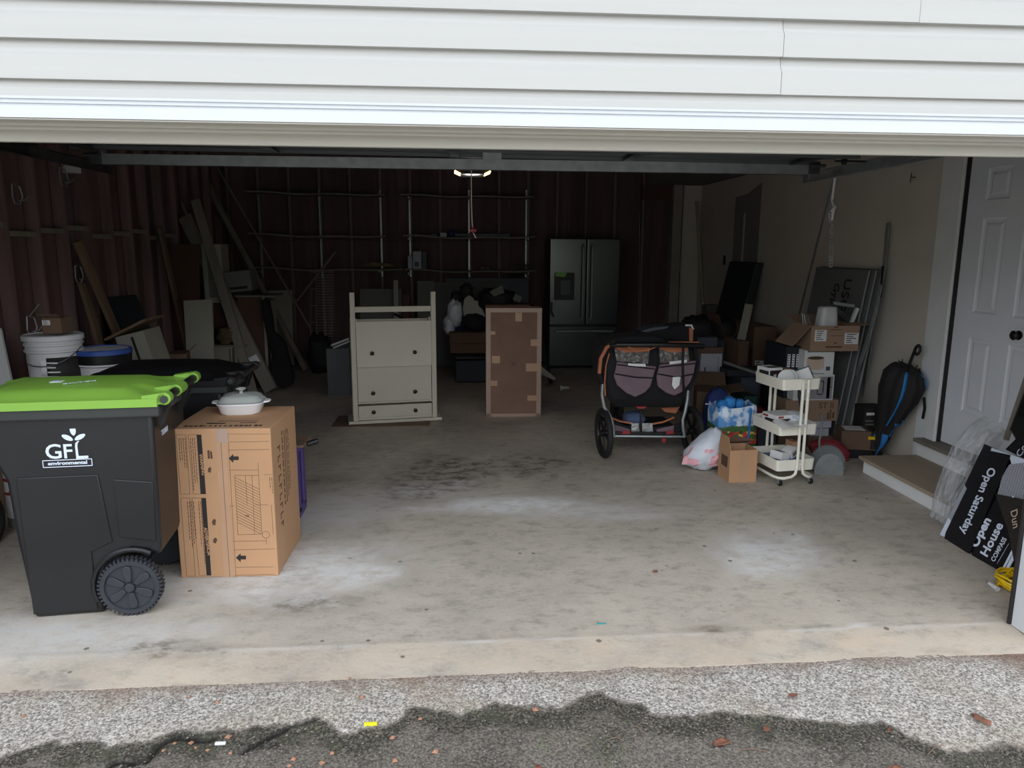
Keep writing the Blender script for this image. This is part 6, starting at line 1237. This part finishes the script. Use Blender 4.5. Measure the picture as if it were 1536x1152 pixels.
# pleated metal half-disc & red bag & hooked tube
fc = G(1243, 712); t = thing('pleated_flue_cap', 'galvanised half-round plate with a pleated silver collar beside the cart', 'metal fitting', (fc.x, fc.y, 0), radians(-12)); T = TT(t)
pts = [V(-.10, 0, 0), V(.10, 0, 0)]+[V(.10*cos(a)*1.02, 0, .03+.13*sin(a)) for a in [pi*k/16 for k in range(17)]]
MB(T).slab(pts, V(0, .006, 0)).build('plate', m_galv, t)
q = MB(T); n = 52
r1 = [V((.098+.0*k)*cos(pi*k/n*1.0)*1.02, .01, .03+.128*sin(pi*k/n)) for k in range(n+1)]; r2 = [V((.135+(.010 if k % 2 else -.004))*cos(pi*k/n), .06+(.012 if k % 2 else 0), .03+(.175+(.010 if k % 2 else -.004))*sin(pi*k/n)) for k in range(n+1)]
q.add(r1+r2, [(k, k+1, n+2+k, n+1+k) for k in range(n)]).build('pleated_collar', m_silver, t, nrm=False)
c = G(1272, 710); t = blob((c.x-.03, 5.28, .10), (.14, .08, .10), m_dkred, 'red_bag', label='slumped red fabric bag behind the pleated silver collar', cat='bag', seed=81, amp=.2)
for v in t.data.vertices: k = v.co.z/.27; v.co.x -= .10*max(0, k-.3)
MB().tube([PY(1228, 624, 5.15), PY(1231, 622, 5.15), PY(1233, 628, 5.15), PY(1232, 645, 5.15), PY(1229, 662, 5.15), PY(1230, 682, 5.15), PY(1229, 712, 5.15)], .008, 8).build('hooked_tube', m_silver, smooth=True, label='thin silver hooked tube standing between the cart and pleated fitting', cat='tube')
# step
t = thing('wooden_step', 'low white box step with a tan wooden top below the side door', 'step', (3.2, 4.55, 0)); 
MB().box(3.01, 4.0, 0, 3.42, 5.08, .095).build('step_box', m_white, t, bevel=.003); MB().box(2.985, 3.97, .095, 3.437, 5.11, .12).build('tread', m_tan, t, bevel=.004)
# ---- signs against the right
sp0 = V(2.81, 3.875, 0); se1 = V(-.038, -1, 0).normalized(); so_ = V(1, -.038, 0).normalized(); sa = radians(20); se2 = V(0, 0, 1)*cos(sa)+so_*sin(sa); sn = se1.cross(se2)
def SPt(x, y, off=0): q_ = PP(x, y, sp0-sn*0, sn); return q_-sn*0 + snf*off
snf = sn if sn.dot(CC-sp0) > 0 else -sn
def sheet(name, pts, off, m, parent=None, th=.004, **kw): return MB().slab([SPt(x, y, off) for x, y in pts], snf*(-th)).build(name, m, parent, **kw)
def Tsign(x0, y0, x1, y1, off):   # baseline centre to direction
    a_ = SPt(x0, y0, off); b_ = SPt(x1, y1, off); ex = (b_-a_).normalized(); ey = snf.cross(ex); return frame((a_+b_)/2, ex, ey), (b_-a_).length
def halft(t_, b_):
    tcn = nod(t_, 'ShaderNodeTexCoord'); sx3 = nod(t_, 'ShaderNodeSeparateXYZ'); t_.links.new(tcn.outputs['Object'], sx3.inputs[0]); wv = mmul(t_, mmul(t_, mmul(t_, sx3.outputs['Y'], 480), 0, 'SINE'), mmul(t_, mmul(t_, sx3.outputs['Z'], 480), 0, 'SINE'))
    t_.links.new(mixc(t_, ramp(t_, wv, -.1, .15), (14, 16, 22), (205, 210, 222)), b_.inputs['Base Color']); b_.inputs['Roughness'].default_value = .4
m_half = attr_mat('halftone_print', halft)
A = sheet('open_house_board', [(1411, 803), (1477, 666), (1545, 694), (1545, 800), (1520, 868), (1470, 836)], .002, m_signb, label='rearmost black sign board with dotted print, leaning at the right edge', cat='sign')
sheet('halftone_panel', [(1418, 790), (1424, 798), (1452, 735), (1448, 727)], .0065, m_half, A, .001)
sheet('white_corner', [(1411, 803), (1419, 806), (1428, 782), (1424, 777)], .007, m_signw, A, .001)
sheet('white_strip', [(1489, 672), (1519, 683), (1545, 692), (1545, 702), (1520, 700), (1516, 687), (1487, 678)], .0065, m_signw, A, .001)
sheet('halftone_panel', [(1516, 697), (1545, 694), (1545, 752), (1523, 748), (1498, 742), (1505, 715)], .007, m_half, A, .001)
B_ = sheet('open_saturday_sign', [(1420, 809), (1422, 800), (1475, 690), (1482, 676), (1519, 684), (1458, 832), (1424, 819)], .016, m_signb, label='black sign strip reading Open Saturday, leaning in front of the sign boards', cat='sign')
TM, ln = Tsign(1493, 703, 1449, 802, .018); text('Open Saturday', .082, m_signw, B_, TM, bold=.0016, sx=ln/.50)
C_ = sheet('open_house_sign', [(1459, 833), (1480, 780), (1500, 742), (1545, 755), (1545, 840), (1505, 859)], .010, m_signb, label='black sign reading Open House and COMPASS, right of the Saturday strip', cat='sign')
TM, ln = Tsign(1463, 822, 1486, 777, .0125); text('Open', .082, m_signw, C_, TM, bold=.003, sx=ln/.20)
TM, ln = Tsign(1477, 838, 1505, 783, .0125); text('House', .082, m_signw, C_, TM, bold=.002, sx=ln/.245)
TM, ln = Tsign(1492, 843, 1511, 808, .0125); text('COMPASS', .042, m_signw, C_, TM, bold=.0006, sx=ln/.185)
TM, ln = Tsign(1497, 846, 1515, 815, .0125); text('____________', .02, m_signw, C_, TM)
sheet('white_edge', [(1504, 858), (1507, 859), (1526, 823), (1523, 821)], .012, m_signw, C_, .001)
D_ = sheet('white_edged_board', [(1512, 857), (1516, 858), (1536, 822), (1531, 820)], .02, m_signw, label='white edge of another board at the right of the Open House sign', cat='sign')
E_ = sheet('dark_brown_sheet', [(1500, 743), (1545, 752), (1545, 850), (1528, 842), (1520, 800)], .03, mat('brown_black_sheet', (44, 40, 38), .4), label='dark brown sheet with faint white script, rightmost of the signs', cat='sign')
TM, ln = Tsign(1528, 765, 1533, 798, .033); text('Dun', .06, m_tan2, E_, TM)
p = SPt(1528, 748, .033); MB().lathe([(.006, 0), (.006, .001)], p, 10, snf).build('white_spot', m_signw, E_)
F_ = sheet('corner_sign', [(1505, 673), (1525, 653), (1560, 675), (1560, 700)], -.012, m_signb, label='small black sign with letters Coe peeking above the sign boards', cat='sign')
TM, ln = Tsign(1524, 684, 1540, 660, -.010); text('Coe', .06, m_signw, F_, TM, sx=.9)
# leaning mirror frames
MB().bar(PY(1509, 660, 3.95), PY(1545, 553, 3.95), .025, .02).build('metal_bar', m_sill, label='pale metal bar leaning at the far right in front of the mirror', cat='bar')
p0_ = PY(1512, 650, 3.7); p1_ = PY(1545, 560, 3.7)
MB().slab([PY(1517, 645, 3.72), PY(1545, 572, 3.72), PY(1560, 640, 3.72), PY(1545, 690, 3.72)], V(0.0, .012, 0)).build('leaning_mirror', m_ssd, label='dark leaning mirror panel behind the signs at the right edge', cat='mirror')
MB().slab([PY(1527, 625, 3.70), PY(1545, 580, 3.70), PY(1545, 628, 3.70)], V(0, .006, 0)).build('mirror_backing', m_blk, label='black triangle of backing on the leaning mirror', cat='backing')
# clear plastic film bag behind signs
def film(u, v):
    L0 = [(1403, 778), (1406, 740), (1420, 700), (1432, 668), (1458, 640), (1483, 626)]; R0 = [(1432, 800), (1450, 770), (1468, 720), (1485, 690), (1508, 660), (1512, 648)]
    k = v*(len(L0)-1); i = min(int(k), len(L0)-2); f_ = k-i; a_ = (L0[i][0]*(1-f_)+L0[i+1][0]*f_, L0[i][1]*(1-f_)+L0[i+1][1]*f_); b_ = (R0[i][0]*(1-f_)+R0[i+1][0]*f_, R0[i][1]*(1-f_)+R0[i+1][1]*f_)
    x = a_[0]+(b_[0]-a_[0])*u; y = a_[1]+(b_[1]-a_[1])*u; s_ = sin(pi*u)
    Y = 4.02-.12*s_+.05*noise.noise(V(u*5, v*6, 0))+.05*abs(noise.noise(V(u*9, v*11, 2)))+.02*noise.noise(V(u*22, v*26, 0)); q_ = PY(x, y, Y); q_.z = max(q_.z, .006); return q_
MB().grid(40, 60, film).grid(40, 60, lambda u, v: film(u, v)+V(.01, .16*sin(pi*u)*.8+.02, 0)).build('plastic_film_bag', m_film, smooth=2, nrm=False, label='crumpled clear plastic film bag standing behind the black signs', cat='plastic bag')
# yellow cord
t = thing('extension_cord', 'coiled yellow extension cord with clear plug, beside the right door jamb', 'cord', (2.72, 3.2, 0)); cc_ = V(2.74, 3.17, 0)
pts = []
for k in range(150): a = 2*pi*k/24; r = .085+.018*sin(k*.31); pts.append(cc_+V(r*cos(a)*1.05, r*sin(a)*1.1, .012+.0048*(k/24)*1.9+.004*sin(k*1.3)))
pts.append(cc_+V(-.10, .03, .012)); MB().tube(pts, .0065, 7).build('cord', m_yel, t, smooth=True)
MB().cyl(G(1497, 884, .012), G(1484, 875, .012), .012, .009, 12).build('plug', m_film if 0 else m_bucket, t, smooth=True)
for k in (-.005, .005): p = G(1483, 874, .012+k); MB().cyl(p, p+(G(1479, 871, .012)-G(1483, 874, .012)), .0018, n=6).build('prong', m_silver, t)

# ================================================================ GROUND LITTER
for i, (x, y, s_, yaw, lab) in enumerate(((1083, 1107, .045, .3, 'reddish-brown dead leaf on the dark wet patch, largest at centre right'), (1150, 1087, .022, 1.2, 'small dead leaf on the dark patch right of the largest one'), (1190, 1040, .025, .1, 'small orange-brown leaf on the pale gravel strip'), (1472, 1075, .04, 2, 'curled dark brown leaf at the far right of the gravel'), (1335, 1090, .022, .8, 'narrow orange leaf at the edge of the dark patch'), (983, 859, .02, .4, 'tiny dead leaf on the garage floor right of centre'), (1345, 1150, .045, .2, 'leaf cut off by the bottom edge of view'), (808, 1148, .03, 1.5, 'pale leaf at the bottom centre of the dark patch'))):
    c = G(x, y); zz = .002 if y < 975 else dz(c.x, c.y)+.004; t = MB(); n = 14; pts = []
    for k in range(n):
        a = 2*pi*k/n; r = s_*(.75+.35*noise.noise(V(cos(a)*2, sin(a)*2, i))); q_ = V(r*cos(a)*(1 if i not in (3, 4) else 1.2), r*sin(a)*(.62 if i != 4 else .3), 0); q_.rotate(Matrix.Rotation(yaw, 3, 'Z')); q_.z = .004+.5*s_*abs(noise.noise(V(cos(a)*3, sin(a)*3, i+4)))
        pts.append(q_)
    vs = [V(c.x, c.y, zz+.001)]+[V(c.x, c.y, zz)+p_*.55+V(0, 0, .001) for p_ in pts]+[V(c.x, c.y, zz)+p_ for p_ in pts]
    t.add(vs, [(0, 1+k, 1+(k+1) % n) for k in range(n)]+[(1+k, 1+n+k, 1+n+(k+1) % n, 1+(k+1) % n) for k in range(n)])
    t.build('dead_leaf', m_leaf, smooth=2, nrm=False, solid=.0008, label=lab, cat='leaf')
c = G(557, 1082); MB().box(c.x-.025, c.y-.006, dz(c.x, c.y), c.x+.02, c.y+.006, dz(c.x, c.y)+.01).build('yellow_scrap', mat('yellow_scrap', (230, 220, 40), .5), label='bright yellow scrap on the gravel left of centre', cat='scrap', bevel=.002)
c = G(902, 936); MB().box(c.x-.02, c.y-.003, .0005, c.x+.02, c.y+.003, .004).build('teal_scrap', mat('teal_scrap', (40, 150, 150), .5), label='thin teal plastic sliver on the slab right of centre', cat='scrap')
c = G(330, 1107); MB().box(c.x-.018, c.y-.006, dz(c.x, c.y), c.x+.018, c.y+.006, dz(c.x, c.y)+.008).build('white_scrap', m_paper, label='white scrap on the dark gravel at lower left', cat='scrap', bevel=.002)
random.seed(11); q = MB()
def peb(q, x, y, r):
    z = dz(x, y); c = V(x, y, z+r*.3); o = [V(random.uniform(.7, 1.2)*r, 0, 0), V(0, random.uniform(.7, 1.2)*r, 0), V(-random.uniform(.7, 1.2)*r, 0, 0), V(0, -random.uniform(.7, 1.2)*r, 0)]
    a = random.random()*6; R = Matrix.Rotation(a, 3, 'Z'); q.add([c+R @ p_ for p_ in o]+[c+V(0, 0, r*.6), c-V(0, 0, r*.5)], [(0, 1, 4), (1, 2, 4), (2, 3, 4), (3, 0, 4), (1, 0, 5), (2, 1, 5), (3, 2, 5), (0, 3, 5)])
for i in range(2600): peb(q, random.uniform(-2.2, 2.9), random.uniform(1.9, 2.6), random.choice((.0025, .003, .004, .006)))
q.build('loose_gravel', m_peb, kind='stuff', label='fine loose gravel scattered over the driveway edge', cat='gravel', nrm=False)
q = MB()
for x, y in ((283, 1040), (325, 1048), (35, 1070), (261, 1106), (287, 1106), (293, 1113), (311, 1117), (244, 1117), (345, 1121), (440, 1131), (434, 1141), (450, 1148), (498, 1121), (466, 1148), (482, 1136), (543, 1041), (524, 1013), (630, 1071), (589, 1099), (653, 1120), (592, 1132), (803, 1058), (342, 1098)):
    c = G(x, y); peb(q, c.x, c.y, random.uniform(.008, .014))
q.build('brick_crumbs', m_ppl, kind='stuff', label='orange brick crumbs scattered on the lower left driveway', cat='gravel', nrm=False)
q = MB()
for x, y, n, s_ in ((820, 1108, 26, .03), (890, 1105, 30, .035), (910, 1135, 20, .03), (480, 1085, 14, .015), (708, 1061, 10, .012), (925, 1118, 14, .03)):
    c = G(x, y)
    for k in range(n):
        px_ = c.x+random.gauss(0, s_); py_ = c.y+random.gauss(0, s_*.6); z = dz(px_, py_); a = random.random()*6.3; l = random.uniform(.012, .03)
        q.add([(px_, py_, z), (px_+.002, py_, z), (px_+cos(a)*l, py_+sin(a)*l, z+l*.5)], [(0, 1, 2)])
q.build('grass_tufts', m_grass, kind='stuff', label='sparse thin grass blades growing through the dark patch', cat='grass', nrm=False)
q = MB()
for k, (x0, y0, x1, y1) in enumerate(((1108, 1117, 1152, 1119), (1392, 1124, 1414, 1112), (915, 1100, 936, 1103), (950, 1082, 965, 1090))):
    a_ = G(x0, y0); b_ = G(x1, y1); MB().tube([V(a_.x, a_.y, dz(a_.x, a_.y)+.003), V((a_.x+b_.x)/2, (a_.y+b_.y)/2+.006, dz(a_.x, a_.y)+.008), V(b_.x, b_.y, dz(b_.x, b_.y)+.004)], .0015, 5).build('twig', m_oldw, label=['straw-coloured twig right of the largest leaf', 'thin curved twig at the right edge of the dark patch', 'short twig at centre of the dark patch', 'small twig just under the pale gravel strip'][k], cat='twig')
